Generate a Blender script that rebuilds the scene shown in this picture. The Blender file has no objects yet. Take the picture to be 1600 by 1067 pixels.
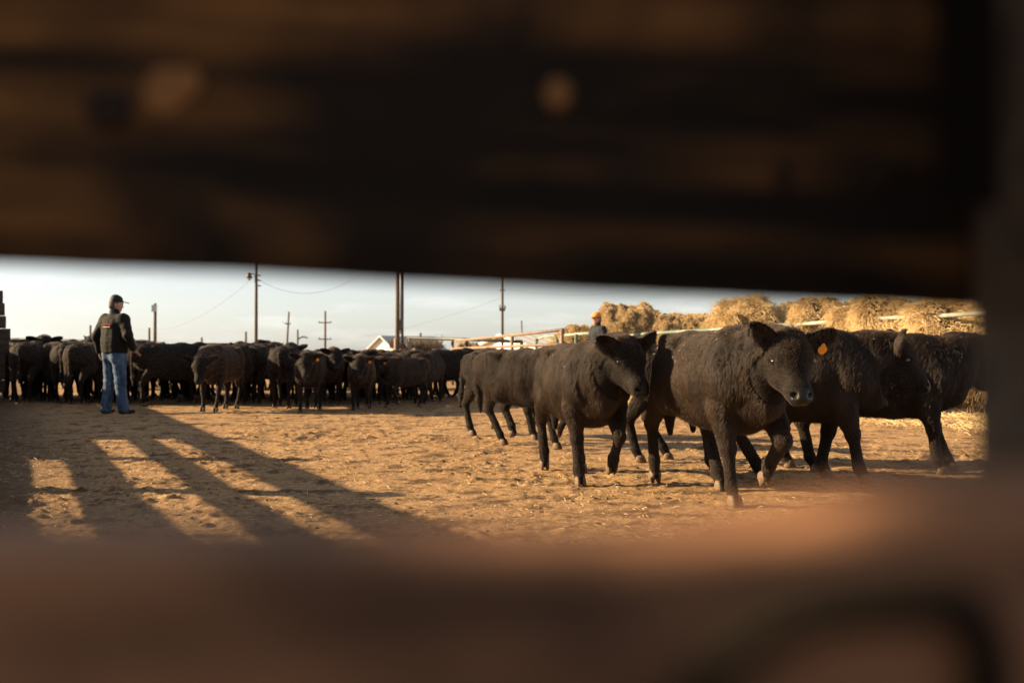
import bpy, bmesh, math, random
import numpy as np
from mathutils import Vector, Matrix
R = math.radians
random.seed(7)
scene = bpy.context.scene
col = scene.collection

# ------------------------------------------------------------------ camera, world, sun, exposure
CAM_H = 1.0
cd = bpy.data.cameras.new('camera'); cam = bpy.data.objects.new('camera', cd); col.objects.link(cam)
cam.location = (0, 0, CAM_H)
cam.rotation_euler = (R(90.534), 0, 0)
cd.sensor_width = 36; cd.lens = 35
cd.clip_start = 0.02; cd.clip_end = 6000
cd.dof.use_dof = True; cd.dof.focus_distance = 7.6; cd.dof.aperture_fstop = 2.2
scene.camera = cam

SUN_EL = 21.0
SUN_AZ = 86.0            # degrees left of the view axis (+Y)
sd = bpy.data.lights.new('sun', 'SUN'); sun = bpy.data.objects.new('sun', sd); col.objects.link(sun)
sd.energy = 5.0; sd.angle = R(0.5); sd.color = (1.0, 0.745, 0.43)
sdir = Vector((-math.sin(R(SUN_AZ))*math.cos(R(SUN_EL)), math.cos(R(SUN_AZ))*math.cos(R(SUN_EL)), math.sin(R(SUN_EL))))
sun.rotation_euler = sdir.to_track_quat('Z', 'Y').to_euler()
sun.location = sdir*50

w = bpy.data.worlds.new('World'); scene.world = w; w.use_nodes = True
nt = w.node_tree; nt.nodes.clear()
def wn(t, **k):
    n = nt.nodes.new(t)
    for a, b in k.items(): setattr(n, a, b)
    return n
sky = wn('ShaderNodeTexSky', sky_type='NISHITA', sun_disc=False, sun_elevation=R(SUN_EL), sun_rotation=R(-SUN_AZ),
         altitude=1000, air_density=1.0, dust_density=1.6, ozone_density=1.0)
hsv = wn('ShaderNodeHueSaturation'); hsv.inputs['Saturation'].default_value = 0.42; hsv.inputs['Value'].default_value = 1.0
bg = wn('ShaderNodeBackground'); bg.inputs['Strength'].default_value = 0.052
out = wn('ShaderNodeOutputWorld')
tc = wn('ShaderNodeTexCoord'); mp = wn('ShaderNodeMapping'); mp.inputs['Scale'].default_value = (3.0, 3.0, 16.0)
nz = wn('ShaderNodeTexNoise'); nz.inputs['Scale'].default_value = 2.3; nz.inputs['Detail'].default_value = 8; nz.inputs['Roughness'].default_value = .62
rp = wn('ShaderNodeValToRGB'); rp.color_ramp.elements[0].position = .52; rp.color_ramp.elements[1].position = .74
mx = wn('ShaderNodeMixRGB'); mx.blend_type = 'MIX'; mx.inputs['Color2'].default_value = (13.5, 12.9, 12.6, 1)
ml = wn('ShaderNodeMath', operation='MULTIPLY'); ml.inputs[1].default_value = .13
L = nt.links.new
L(tc.outputs['Generated'], mp.inputs[0]); L(mp.outputs[0], nz.inputs['Vector']); L(nz.outputs['Fac'], rp.inputs[0])
L(rp.outputs[0], ml.inputs[0]); L(sky.outputs[0], hsv.inputs['Color']); L(hsv.outputs[0], mx.inputs['Color1']); L(ml.outputs[0], mx.inputs['Fac'])
L(mx.outputs[0], bg.inputs['Color']); L(bg.outputs[0], out.inputs['Surface'])

vs = scene.view_settings
vs.view_transform = 'Standard'; vs.look = 'None'; vs.exposure = 1.7; vs.gamma = 1; vs.use_curve_mapping = False
scene.cycles.max_bounces = 5; scene.cycles.diffuse_bounces = 2; scene.cycles.glossy_bounces = 2
scene.cycles.use_denoising = True
scene.cycles_curves.shape = 'RIBBONS'

# ------------------------------------------------------------------ helpers
def px(x, y, D):
    """a pixel of the 1600 px photograph at depth D -> a point in the place"""
    return Vector(((x-800)/1556*D, D, CAM_H-(y-548)/1556*D))
def gd(y): return 1556*CAM_H/(y-548)

def tag(o, label=None, cat=None, group=None, kind=None):
    if label: o['label'] = label
    if cat: o['category'] = cat
    if group: o['group'] = group
    if kind: o['kind'] = kind
    return o
def empty(name, loc=(0, 0, 0), rz=0):
    o = bpy.data.objects.new(name, None); o.empty_display_size = .2; col.objects.link(o)
    o.location = loc; o.rotation_euler = (0, 0, rz); return o
def link(name, me, mat=None, parent=None):
    o = bpy.data.objects.new(name, me); col.objects.link(o)
    if mat is not None:
        me.materials.clear()
        for m in (mat if isinstance(mat, (list, tuple)) else [mat]): me.materials.append(m)
    if parent is not None: o.parent = parent
    return o
def copy_tree(o, parent=None):
    c = o.copy(); col.objects.link(c)
    if parent is not None: c.parent = parent
    for ch in list(o.children): copy_tree(ch, c)
    return c

def mesh_np(name, V, F, smooth=True):
    """V (n,3), F (m,3 or 4)"""
    me = bpy.data.meshes.new(name)
    V = np.ascontiguousarray(V, dtype=np.float32); F = np.ascontiguousarray(F, dtype=np.int32)
    k = F.shape[1]
    me.vertices.add(len(V)); me.vertices.foreach_set('co', V.ravel())
    me.loops.add(F.size); me.loops.foreach_set('vertex_index', F.ravel())
    me.polygons.add(len(F)); me.polygons.foreach_set('loop_start', np.arange(0, F.size, k, dtype=np.int32))
    me.polygons.foreach_set('loop_total', np.full(len(F), k, dtype=np.int32))
    me.polygons.foreach_set('use_smooth', np.full(len(F), smooth))
    me.update(calc_edges=True); me.validate()
    return me

# numpy gradient noise ------------------------------------------------
_rng = np.random.RandomState(11)
_perm = _rng.permutation(256).astype(np.int32); _perm = np.concatenate([_perm, _perm, _perm])
_grad = _rng.normal(size=(256, 3)).astype(np.float32); _grad /= np.linalg.norm(_grad, axis=1)[:, None]
def noise3(P, scale=1.0, off=0.0):
    P = np.asarray(P, dtype=np.float32)*scale+off
    i = np.floor(P).astype(np.int32); f = P-i; i &= 255
    u = f*f*f*(f*(f*6-15)+10)
    r = 0
    for dx in (0, 1):
        for dy in (0, 1):
            for dz in (0, 1):
                h = _perm[_perm[_perm[i[..., 0]+dx]+i[..., 1]+dy]+i[..., 2]+dz]
                g = _grad[h]
                d = (g[..., 0]*(f[..., 0]-dx)+g[..., 1]*(f[..., 1]-dy)+g[..., 2]*(f[..., 2]-dz))
                wgt = (u[..., 0] if dx else 1-u[..., 0])*(u[..., 1] if dy else 1-u[..., 1])*(u[..., 2] if dz else 1-u[..., 2])
                r = r+d*wgt
    return r
def fbm(P, scale, octs=4, gain=.5, off=0.0):
    r = 0; a = 1; s = scale
    for k in range(octs):
        r = r+a*noise3(P, s, off+k*17.3); a *= gain; s *= 2.03
    return r

# boxes / tubes collected in one mesh ----------------------------------
class MB:
    def __init__(s): s.V = []; s.F = []
    def add(s, V, F):
        b = len(s.V); s.V += [tuple(v) for v in V]; s.F += [tuple(i+b for i in f) for f in F]; return s
    def box(s, c, d, rz=0, rx=0, ry=0):
        M = Matrix.Translation(c) @ Matrix.Rotation(rz, 4, 'Z') @ Matrix.Rotation(ry, 4, 'Y') @ Matrix.Rotation(rx, 4, 'X')
        V = [M @ Vector((sx*d[0]/2, sy*d[1]/2, sz*d[2]/2)) for sx in (-1, 1) for sy in (-1, 1) for sz in (-1, 1)]
        return s.add(V, [(0, 1, 3, 2), (4, 6, 7, 5), (0, 4, 5, 1), (2, 3, 7, 6), (0, 2, 6, 4), (1, 5, 7, 3)])
    def tube(s, pts, r, n=8, cap=True):
        pts = [Vector(p) for p in pts]; rr = r if isinstance(r, (list, tuple)) else [r]*len(pts)
        V = []; F = []; ref = Vector((0, 0, 1))
        for i, p in enumerate(pts):
            d = (pts[min(i+1, len(pts)-1)]-pts[max(i-1, 0)]).normalized()
            if abs(d.dot(ref)) > .95: ref = Vector((1, 0, 0))
            a = d.cross(ref).normalized(); b = d.cross(a).normalized()
            for k in range(n):
                t = 2*math.pi*k/n; V.append(p+(a*math.cos(t)+b*math.sin(t))*rr[i])
        for i in range(len(pts)-1):
            for k in range(n):
                F.append((i*n+k, i*n+(k+1) % n, (i+1)*n+(k+1) % n, (i+1)*n+k))
        if cap:
            F.append(tuple(range(n))[::-1]); F.append(tuple((len(pts)-1)*n+k for k in range(n)))
        return s.add(V, F)
    def ball(s, c, r, n=10, m=7, sc=(1, 1, 1)):
        V = [Vector(c)+Vector((0, 0, r*sc[2]))]; F = []
        for j in range(1, m):
            th = math.pi*j/m
            for k in range(n):
                ph = 2*math.pi*k/n
                V.append(Vector(c)+Vector((r*sc[0]*math.sin(th)*math.cos(ph), r*sc[1]*math.sin(th)*math.sin(ph), r*sc[2]*math.cos(th))))
        V.append(Vector(c)-Vector((0, 0, r*sc[2])))
        for k in range(n): F.append((0, 1+k, 1+(k+1) % n)); F.append((len(V)-1, 1+(m-2)*n+(k+1) % n, 1+(m-2)*n+k))
        for j in range(m-2):
            for k in range(n): F.append((1+j*n+k, 1+(j+1)*n+k, 1+(j+1)*n+(k+1) % n, 1+j*n+(k+1) % n))
        return s.add(V, F)
    def mesh(s, name, smooth=False):
        me = bpy.data.meshes.new(name); me.from_pydata(s.V, [], s.F)
        bm = bmesh.new(); bm.from_mesh(me); bmesh.ops.recalc_face_normals(bm, faces=bm.faces); bm.to_mesh(me); bm.free()
        if smooth:
            for p in me.polygons: p.use_smooth = True
        return me
    def build(s, name, mat, parent=None, smooth=False): return link(name, s.mesh(name, smooth), mat, parent)

# implicit surface (smooth union of elliptic tapered segments) -> surface nets
class Field:
    def __init__(s, lo, hi, h):
        s.lo = np.array(lo, np.float32); s.h = h
        s.n = np.ceil((np.array(hi)-np.array(lo))/h).astype(int)+1
        s.A = np.full(tuple(s.n), 1.0, np.float32)
    def block(s, c0, c1, m):
        a = np.clip(np.floor((np.minimum(c0, c1)-m-s.lo)/s.h).astype(int), 0, s.n-1)
        b = np.clip(np.ceil((np.maximum(c0, c1)+m-s.lo)/s.h).astype(int)+1, 1, s.n)
        ax = [s.lo[i]+s.h*np.arange(a[i], b[i], dtype=np.float32) for i in range(3)]
        return tuple(slice(a[i], b[i]) for i in range(3)), np.meshgrid(*ax, indexing='ij')
    def seg(s, p0, p1, r0, r1, k=.04, lat=(0, 1, 0), sub=False):
        p0 = np.array(p0, float); p1 = np.array(p1, float)
        r0 = (r0, r0) if np.isscalar(r0) else r0; r1 = (r1, r1) if np.isscalar(r1) else r1
        d = p1-p0; Ln = np.linalg.norm(d)
        if Ln < 1e-5: d = np.array((1., 0, 0)); Ln = 1e-5; dh = d
        else: dh = d/Ln
        lat = np.array(lat, float); lat = lat-dh*lat.dot(dh)
        if np.linalg.norm(lat) < 1e-3: lat = np.cross(dh, (0, 0, 1.)); 
        lat /= np.linalg.norm(lat); up = np.cross(dh, lat)
        rm = max(max(r0), max(r1))
        sl, (X, Y, Z) = s.block(p0, p1, rm+k*1.5+s.h*3)
        X = X-p0[0]; Y = Y-p0[1]; Z = Z-p0[2]
        a = X*dh[0]+Y*dh[1]+Z*dh[2]
        t = np.clip(a/Ln, 0, 1); ax = a-t*Ln
        l = X*lat[0]+Y*lat[1]+Z*lat[2]; v = X*up[0]+Y*up[1]+Z*up[2]
        ra = r0[0]+(r1[0]-r0[0])*t; rb = r0[1]+(r1[1]-r0[1])*t; rc = (ra+rb)*.5
        q1 = l/ra; q2 = v/rb; q3 = ax/rc
        k0 = np.sqrt(q1*q1+q2*q2+q3*q3)+1e-6
        k1 = np.sqrt((q1/ra)**2+(q2/rb)**2+(q3/rc)**2)+1e-6
        D = (k0*(k0-1)/k1).astype(np.float32)
        A = s.A[sl]
        if sub: s.A[sl] = np.maximum(A, -D); return
        hh = np.maximum(k-np.abs(A-D), 0)/k
        s.A[sl] = np.minimum(A, D)-hh*hh*k*.25
    def chain(s, pts, rs, k=.04, lat=(0, 1, 0)):
        for i in range(len(pts)-1): s.seg(pts[i], pts[i+1], rs[i], rs[i+1], k, lat)
    def nets(s):
        A = s.A; S = A < 0
        C = {}
        for dx in (0, 1):
            for dy in (0, 1):
                for dz in (0, 1):
                    C[dx, dy, dz] = (slice(dx, A.shape[0]-1+dx), slice(dy, A.shape[1]-1+dy), slice(dz, A.shape[2]-1+dz))
        cnt = sum(S[c].astype(np.int8) for c in C.values())
        mask = (cnt > 0) & (cnt < 8)
        ids = np.full(mask.shape, -1, np.int32); ids[mask] = np.arange(mask.sum())
        base = np.argwhere(mask).astype(np.float32)
        acc = np.zeros_like(base); num = np.zeros(len(base), np.float32)
        vals = {k_: A[c][mask] for k_, c in C.items()}
        for a in C:
            for axis in range(3):
                if a[axis]: continue
                b = list(a); b[axis] = 1; b = tuple(b)
                fa, fb = vals[a], vals[b]; m = (fa < 0) != (fb < 0)
                t = np.where(m, fa/np.where(m, fa-fb, 1), 0)
                P = np.array(a, np.float32)+t[:, None]*(np.array(b)-np.array(a))
                acc += P*m[:, None]; num += m
        V = (base+acc/num[:, None])*s.h+s.lo
        Fs = []
        for axis in range(3):
            o1, o2 = (axis+1) % 3, (axis+2) % 3
            lo = [slice(None)]*3; hi = [slice(None)]*3; lo[axis] = slice(0, -1); hi[axis] = slice(1, None)
            m = S[tuple(lo)] != S[tuple(hi)]
            E = np.argwhere(m)
            ok = (E[:, o1] > 0) & (E[:, o2] > 0) & (E[:, o1] < A.shape[o1]-1) & (E[:, o2] < A.shape[o2]-1)
            E = E[ok]
            def cid(d1, d2):
                e = E.copy(); e[:, o1] -= d1; e[:, o2] -= d2; return ids[e[:, 0], e[:, 1], e[:, 2]]
            q = np.stack([cid(1, 1), cid(0, 1), cid(0, 0), cid(1, 0)], 1)
            ins = S[tuple(E.T)]
            q[~ins] = q[~ins][:, ::-1]
            Fs.append(q)
        return V, np.concatenate(Fs)

# strands ---------------------------------------------------------------
def strands(name, P, mat, r_root, r_tip, parent=None):
    """P (n, k, 3)"""
    n, k, _ = P.shape
    cu = bpy.data.hair_curves.new(name)
    cu.add_curves([k]*n)
    cu.attributes['position'].data.foreach_set('vector', np.ascontiguousarray(P, np.float32).ravel())
    ra = cu.attributes.get('radius') or cu.attributes.new('radius', 'FLOAT', 'POINT')
    rr = np.linspace(r_root, r_tip, k)[None, :]*np.random.RandomState(3).uniform(.7, 1.3, (n, 1))
    ra.data.foreach_set('value', rr.astype(np.float32).ravel())
    cu.materials.append(mat)
    o = bpy.data.objects.new(name, cu); col.objects.link(o)
    if parent is not None: o.parent = parent
    return o
def sample_surface(me, n, seed=0, weight=None):
    m = len(me.polygons)
    Cc = np.empty(m*3, np.float32); me.polygons.foreach_get('center', Cc); Cc = Cc.reshape(-1, 3)
    N = np.empty(m*3, np.float32); me.polygons.foreach_get('normal', N); N = N.reshape(-1, 3)
    Ar = np.empty(m, np.float32); me.polygons.foreach_get('area', Ar)
    if weight is not None: Ar = Ar*weight(Cc, N)
    rg = np.random.RandomState(seed)
    i = rg.choice(m, n, p=Ar/Ar.sum())
    j = rg.normal(size=(n, 3)).astype(np.float32)*np.sqrt(Ar[i].mean()+1e-9)*.35
    j -= N[i]*(j*N[i]).sum(1)[:, None]
    return Cc[i]+j, N[i], rg

# ------------------------------------------------------------------ materials
def mat(name, c, rough=.8, spec=.3, metal=0):
    m = bpy.data.materials.new(name); m.use_nodes = True; b = m.node_tree.nodes['Principled BSDF']
    b.inputs['Base Color'].default_value = (*c, 1); b.inputs['Roughness'].default_value = rough
    b.inputs['Specular IOR Level'].default_value = spec; b.inputs['Metallic'].default_value = metal
    return m
def noisy(name, c1, c2, scale=5, stretch=(1, 1, 1), rough=.85, bump=.2, dist=.01, detail=6, spec=.25, lo=.35, hi=.65, metal=0, extra=None, c3=None, scale3=1.0):
    m = mat(name, c1, rough, spec, metal); t = m.node_tree; b = t.nodes['Principled BSDF']; l = t.links.new
    tcn = t.nodes.new('ShaderNodeTexCoord'); mpn = t.nodes.new('ShaderNodeMapping'); mpn.inputs['Scale'].default_value = stretch
    n = t.nodes.new('ShaderNodeTexNoise'); n.inputs['Scale'].default_value = scale; n.inputs['Detail'].default_value = detail; n.inputs['Roughness'].default_value = .6
    r = t.nodes.new('ShaderNodeValToRGB'); r.color_ramp.elements[0].position = lo; r.color_ramp.elements[1].position = hi
    r.color_ramp.elements[0].color = (*c1, 1); r.color_ramp.elements[1].color = (*c2, 1)
    l(tcn.outputs['Object'], mpn.inputs[0]); l(mpn.outputs[0], n.inputs['Vector']); l(n.outputs['Fac'], r.inputs[0])
    colour = r.outputs[0]
    if c3 is not None:
        n3 = t.nodes.new('ShaderNodeTexNoise'); n3.inputs['Scale'].default_value = scale3; n3.inputs['Detail'].default_value = 5
        l(tcn.outputs['Object'], n3.inputs['Vector'])
        r3 = t.nodes.new('ShaderNodeValToRGB'); r3.color_ramp.elements[0].position = .45; r3.color_ramp.elements[1].position = .62
        l(n3.outputs['Fac'], r3.inputs[0])
        mm = t.nodes.new('ShaderNodeMixRGB'); mm.inputs['Color2'].default_value = (*c3, 1)
        l(r3.outputs[0], mm.inputs['Fac']); l(colour, mm.inputs['Color1']); colour = mm.outputs[0]
    l(colour, b.inputs['Base Color'])
    if bump:
        bp = t.nodes.new('ShaderNodeBump'); bp.inputs['Strength'].default_value = bump; bp.inputs['Distance'].default_value = dist
        l(n.outputs['Fac'], bp.inputs['Height']); l(bp.outputs[0], b.inputs['Normal'])
    return m

M = {}
M['hide'] = noisy('hide', (.004, .003, .0025), (.010, .007, .0055), 14, (1, 1, 2.5), .75, .8, .02, spec=.2)
M['muzzle'] = noisy('muzzle', (.005, .004, .004), (.014, .011, .010), 90, rough=.42, bump=.8, dist=.004, spec=.3)
M['fur'] = noisy('fur', (.018, .0112, .0076), (.074, .046, .031), 5, (1, 1, .5), .5, 0, spec=.35, lo=.3, hi=.7)
M['fur_herd'] = mat('fur_herd', (.045, .030, .023), .5, .4)
_t = M['fur_herd'].node_tree; _oi = _t.nodes.new('ShaderNodeObjectInfo'); _rp = _t.nodes.new('ShaderNodeValToRGB')
_rp.color_ramp.elements[0].color = (.018, .011, .008, 1); _rp.color_ramp.elements[1].color = (.115, .066, .041, 1)
_t.links.new(_oi.outputs['Random'], _rp.inputs[0]); _t.links.new(_rp.outputs[0], _t.nodes['Principled BSDF'].inputs['Base Color'])
M['hoof'] = noisy('hoof_horn', (.07, .045, .03), (.19, .125, .08), 30, (1, 1, 4), .6, .3, .004)
M['eye'] = mat('eye_gloss', (.006, .004, .003), .06, .8)
M['old_iron'] = mat('old_iron', (.010, .007, .005), .9, .1)
M['matte_black'] = mat('matte_black_strip', (.006, .004, .003), .95, .05)
M['tag'] = mat('tag_plastic', (.75, .30, .03), .45, .4)
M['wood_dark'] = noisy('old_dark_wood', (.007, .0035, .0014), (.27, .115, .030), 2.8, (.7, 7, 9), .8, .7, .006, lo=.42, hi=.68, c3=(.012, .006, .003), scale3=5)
M['wood_rail'] = noisy('worn_rail_wood', (.075, .036, .020), (.40, .195, .10), 3.2, (1.6, 6, 6), .6, .6, .006, lo=.34, hi=.62)
M['wood_post'] = noisy('grey_post_wood', (.045, .031, .021), (.11, .074, .050), 5, (9, 9, 1.0), .8, .5, .006)
M['knot'] = noisy('knot_wood', (.20, .085, .024), (.32, .14, .042), 30, rough=.6, bump=.3, dist=.003)
M['knot_dark'] = noisy('dark_knot_wood', (.010, .006, .004), (.03, .016, .008), 30, rough=.8, bump=.3, dist=.003)
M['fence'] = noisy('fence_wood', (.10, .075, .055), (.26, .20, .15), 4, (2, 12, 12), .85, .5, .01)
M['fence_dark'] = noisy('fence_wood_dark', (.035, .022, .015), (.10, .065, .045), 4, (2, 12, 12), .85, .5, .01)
M['pole'] = noisy('pole_wood', (.075, .055, .038), (.17, .125, .085), 6, (8, 8, .6), .85, .5, .01)
M['steel'] = noisy('weathered_steel', (.06, .055, .05), (.16, .15, .14), 12, rough=.5, bump=.1, metal=.6)
M['pale_pipe'] = noisy('sunlit_pale_pipe', (.24, .23, .19), (.36, .33, .27), 8, rough=.7, bump=.1, c3=(.13, .19, .14), scale3=1.6)  # paleness of the sunlit top rail is put into this colour
M['galv'] = noisy('galvanised_steel', (.42, .43, .43), (.55, .56, .55), 20, rough=.45, bump=.05, metal=.4)
M['black_pipe'] = noisy('dark_pipe', (.015, .015, .015), (.04, .035, .03), 20, rough=.45, bump=.1, spec=.5)
M['tan_pipe'] = noisy('dusty_rusty_pipe', (.17, .11, .078), (.27, .19, .14), 9, rough=.7, bump=.1)
M['green_pipe'] = noisy('green_pipe', (.05, .095, .065), (.12, .17, .125), 8, rough=.65, bump=.1, c3=(.24, .20, .15), scale3=2.5)
M['white_wall'] = noisy('white_siding', (.68, .66, .63), (.78, .76, .73), 3, rough=.7, bump=.05)
M['roof_metal'] = noisy('pale_roof_metal', (.40, .39, .38), (.52, .51, .50), 2, (1, 6, 1), .55, .1)
M['roof_grey'] = noisy('grey_roof_metal', (.16, .16, .16), (.25, .25, .25), 2, (1, 6, 1), .6, .1)
M['far_wall'] = noisy('drab_wall', (.12, .11, .10), (.2, .18, .16), 2, rough=.8, bump=.05)
M['wire'] = mat('wire', (.12, .12, .12), .6)
M['stone'] = noisy('grey_rubble', (.10, .095, .09), (.24, .22, .20), 3, rough=.9, bump=.6, dist=.05)
M['hay'] = noisy('hay_core', (.07, .04, .016), (.34, .22, .10), 16, (1, 1, 3), .9, 1.0, .06, lo=.3, hi=.7)
M['straw'] = noisy('straw', (.38, .25, .11), (.74, .55, .29), 3, rough=.55, bump=0, lo=.3, hi=.7)
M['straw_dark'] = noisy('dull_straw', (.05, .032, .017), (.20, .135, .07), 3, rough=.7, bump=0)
M['clod'] = noisy('dirt_clod', (.07, .043, .024), (.24, .15, .085), 12, rough=.95, bump=.5, dist=.01)
M['skin'] = noisy('skin', (.42, .22, .15), (.55, .31, .22), 12, rough=.5, bump=.05)
M['jacket'] = noisy('black_fleece', (.005, .0042, .0036), (.011, .0088, .0072), 120, rough=.85, bump=.4, dist=.004)
M['jeans'] = noisy('blue_denim', (.02, .042, .085), (.095, .145, .225), 9, (1.3, 1.3, .5), .85, .6, .015)
M['cap_black'] = mat('black_cap', (.012, .012, .012), .7)
M['cap_orange'] = noisy('orange_cap', (.55, .17, .03), (.68, .24, .045), 20, rough=.8)
M['boot'] = noisy('black_boot', (.012, .010, .009), (.05, .035, .025), 20, rough=.6)
M['navy'] = noisy('grey_navy_coat', (.010, .012, .018), (.025, .028, .036), 40, rough=.85)
M['hair'] = mat('grey_hair', (.10, .07, .05), .7)
M['logo_red'] = mat('logo_red', (.45, .03, .02), .6)
M['logo_white'] = mat('logo_white', (.7, .7, .68), .6)
M['glass'] = mat('lamp_glass', (.5, .5, .48), .2)

# ground: tan dirt, with darker manure patches, pale straw dust
def ground_mat():
    m = mat('corral_dirt', (.25, .15, .08), .95, .12); t = m.node_tree; b = t.nodes['Principled BSDF']; l = t.links.new
    tcn = t.nodes.new('ShaderNodeTexCoord')
    def N(scale, detail=6, rough=.6, stretch=(1, 1, 1)):
        mpn = t.nodes.new('ShaderNodeMapping'); mpn.inputs['Scale'].default_value = stretch; l(tcn.outputs['Object'], mpn.inputs[0])
        n = t.nodes.new('ShaderNodeTexNoise'); n.inputs['Scale'].default_value = scale; n.inputs['Detail'].default_value = detail; n.inputs['Roughness'].default_value = rough
        l(mpn.outputs[0], n.inputs['Vector']); return n
    def ramp(n, p0, p1, c0, c1):
        r = t.nodes.new('ShaderNodeValToRGB'); e = r.color_ramp.elements; e[0].position = p0; e[1].position = p1; e[0].color = (*c0, 1); e[1].color = (*c1, 1)
        l(n.outputs['Fac'], r.inputs[0]); return r
    def mixc(f, a, bb):
        q = t.nodes.new('ShaderNodeMixRGB'); l(f, q.inputs['Fac']); l(a, q.inputs['Color1']); l(bb, q.inputs['Color2']); return q.outputs[0]
    n1 = N(.55, 5); n2 = N(3.2, 8, .7); n3 = N(22, 6, .7); n4 = N(75, 3, .7)
    base = ramp(n1, .35, .65, (.37, .218, .102), (.48, .295, .150)).outputs[0]
    fine = ramp(n3, .40, .62, (.10, .058, .027), (.45, .285, .15)).outputs[0]
    patch = ramp(n2, .50, .60, (0, 0, 0), (.95, .95, .95)).outputs[0]
    c = mixc(ramp(n2, .2, .8, (.35,)*3, (.75,)*3).outputs[0], base, fine)
    dk = t.nodes.new('ShaderNodeRGB'); dk.outputs[0].default_value = (.10, .060, .032, 1)
    c = mixc(patch, c, dk.outputs[0])
    st = t.nodes.new('ShaderNodeRGB'); st.outputs[0].default_value = (.62, .47, .30, 1)
    c = mixc(ramp(n4, .66, .72, (0, 0, 0), (.8, .8, .8)).outputs[0], c, st.outputs[0])
    # darker brown strip along the left fence, its edge broken by noise
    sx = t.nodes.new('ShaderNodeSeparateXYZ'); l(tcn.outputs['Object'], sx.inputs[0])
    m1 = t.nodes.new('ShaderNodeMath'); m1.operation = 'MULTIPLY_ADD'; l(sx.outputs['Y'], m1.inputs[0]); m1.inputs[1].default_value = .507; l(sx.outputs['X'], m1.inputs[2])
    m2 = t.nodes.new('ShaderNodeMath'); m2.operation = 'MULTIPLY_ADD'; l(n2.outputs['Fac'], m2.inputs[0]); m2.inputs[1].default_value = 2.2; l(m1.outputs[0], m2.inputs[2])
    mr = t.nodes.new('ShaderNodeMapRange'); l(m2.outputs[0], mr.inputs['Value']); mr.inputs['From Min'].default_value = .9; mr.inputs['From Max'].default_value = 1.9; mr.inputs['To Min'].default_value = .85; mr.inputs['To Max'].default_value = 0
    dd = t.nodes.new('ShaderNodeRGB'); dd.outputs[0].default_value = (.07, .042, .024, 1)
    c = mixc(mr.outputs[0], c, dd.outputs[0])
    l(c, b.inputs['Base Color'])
    b1 = t.nodes.new('ShaderNodeBump'); b1.inputs['Strength'].default_value = .9; b1.inputs['Distance'].default_value = .022; l(n3.outputs['Fac'], b1.inputs['Height'])
    b2 = t.nodes.new('ShaderNodeBump'); b2.inputs['Strength'].default_value = .8; b2.inputs['Distance'].default_value = .012; l(n4.outputs['Fac'], b2.inputs['Height'])
    l(b1.outputs[0], b2.inputs['Normal']); l(b2.outputs[0], b.inputs['Normal'])
    return m
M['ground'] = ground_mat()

# ------------------------------------------------------------------ ground
def ground_h(X, Y):
    P = np.stack([X, Y, np.zeros_like(X)], -1)
    D = np.sqrt(X*X+Y*Y)
    near = np.clip(1.6-D/22, 0, 1)
    h = fbm(P, .35, 3)*.03
    rough = np.clip(.55+1.2*noise3(P, .55, 5.), .15, 1.4)
    r1 = fbm(P, 3.2, 4, .55, 9.)
    h = h+(r1*.010*rough + np.maximum(fbm(P, 8.5, 3, .5, 31.)-.12, 0)*.07*rough + fbm(P, 21., 3, .65, 71.)*.011*np.clip(rough, .4, 1.4))*near
    return h
def graded(a, fine, far, n_f, n_c):
    t = np.linspace(0, 1, n_c+1)[1:]
    g = fine*1.0*(far/fine)**t
    return g
xs_in = np.linspace(-8, 9, 760)
xs_out = 9.2*(3500/9.2)**np.linspace(0, 1, 26)[1:]
xs = np.concatenate([-xs_out[::-1], xs_in, xs_out])
y1 = np.linspace(-3, 3.5, 14); y2 = 3.55*(12/3.55)**np.linspace(0, 1, 560); y3 = 12*(30/12)**np.linspace(0, 1, 170)[1:]; y4 = 30*(5000/30)**np.linspace(0, 1, 34)[1:]
ys = np.concatenate([[-40, -12], y1, y2, y3, y4])
GX, GY = np.meshgrid(xs, ys, indexing='ij'); GZ = ground_h(GX, GY)
rgp = np.random.RandomState(9)
for _ in range(2600):      # hoof prints trodden into the dirt
    d0 = 4.5*(24/4.5)**rgp.uniform(); x0 = rgp.uniform(-.55, .6)*d0; rad = rgp.uniform(.05, .085)
    i0, i1 = np.searchsorted(xs, (x0-.2, x0+.2)); j0, j1 = np.searchsorted(ys, (d0-.2, d0+.2))
    if i1-i0 < 3 or j1-j0 < 3: continue
    q = np.sqrt((GX[i0:i1, j0:j1]-x0)**2+(GY[i0:i1, j0:j1]-d0)**2)/rad
    GZ[i0:i1, j0:j1] += rgp.uniform(.4, 1)*(-.005*np.exp(-q**4)+.002*np.exp(-((q-1.5)/.4)**2))
GV = np.stack([GX, GY, GZ], -1).reshape(-1, 3)
ni, nj = len(xs), len(ys); I = np.arange(ni*nj).reshape(ni, nj)
GF = np.stack([I[:-1, :-1], I[1:, :-1], I[1:, 1:], I[:-1, 1:]], -1).reshape(-1, 4)
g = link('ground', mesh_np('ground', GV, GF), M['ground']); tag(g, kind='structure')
def gz(x, y): return float(ground_h(np.array([x]), np.array([y]))[0])
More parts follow.
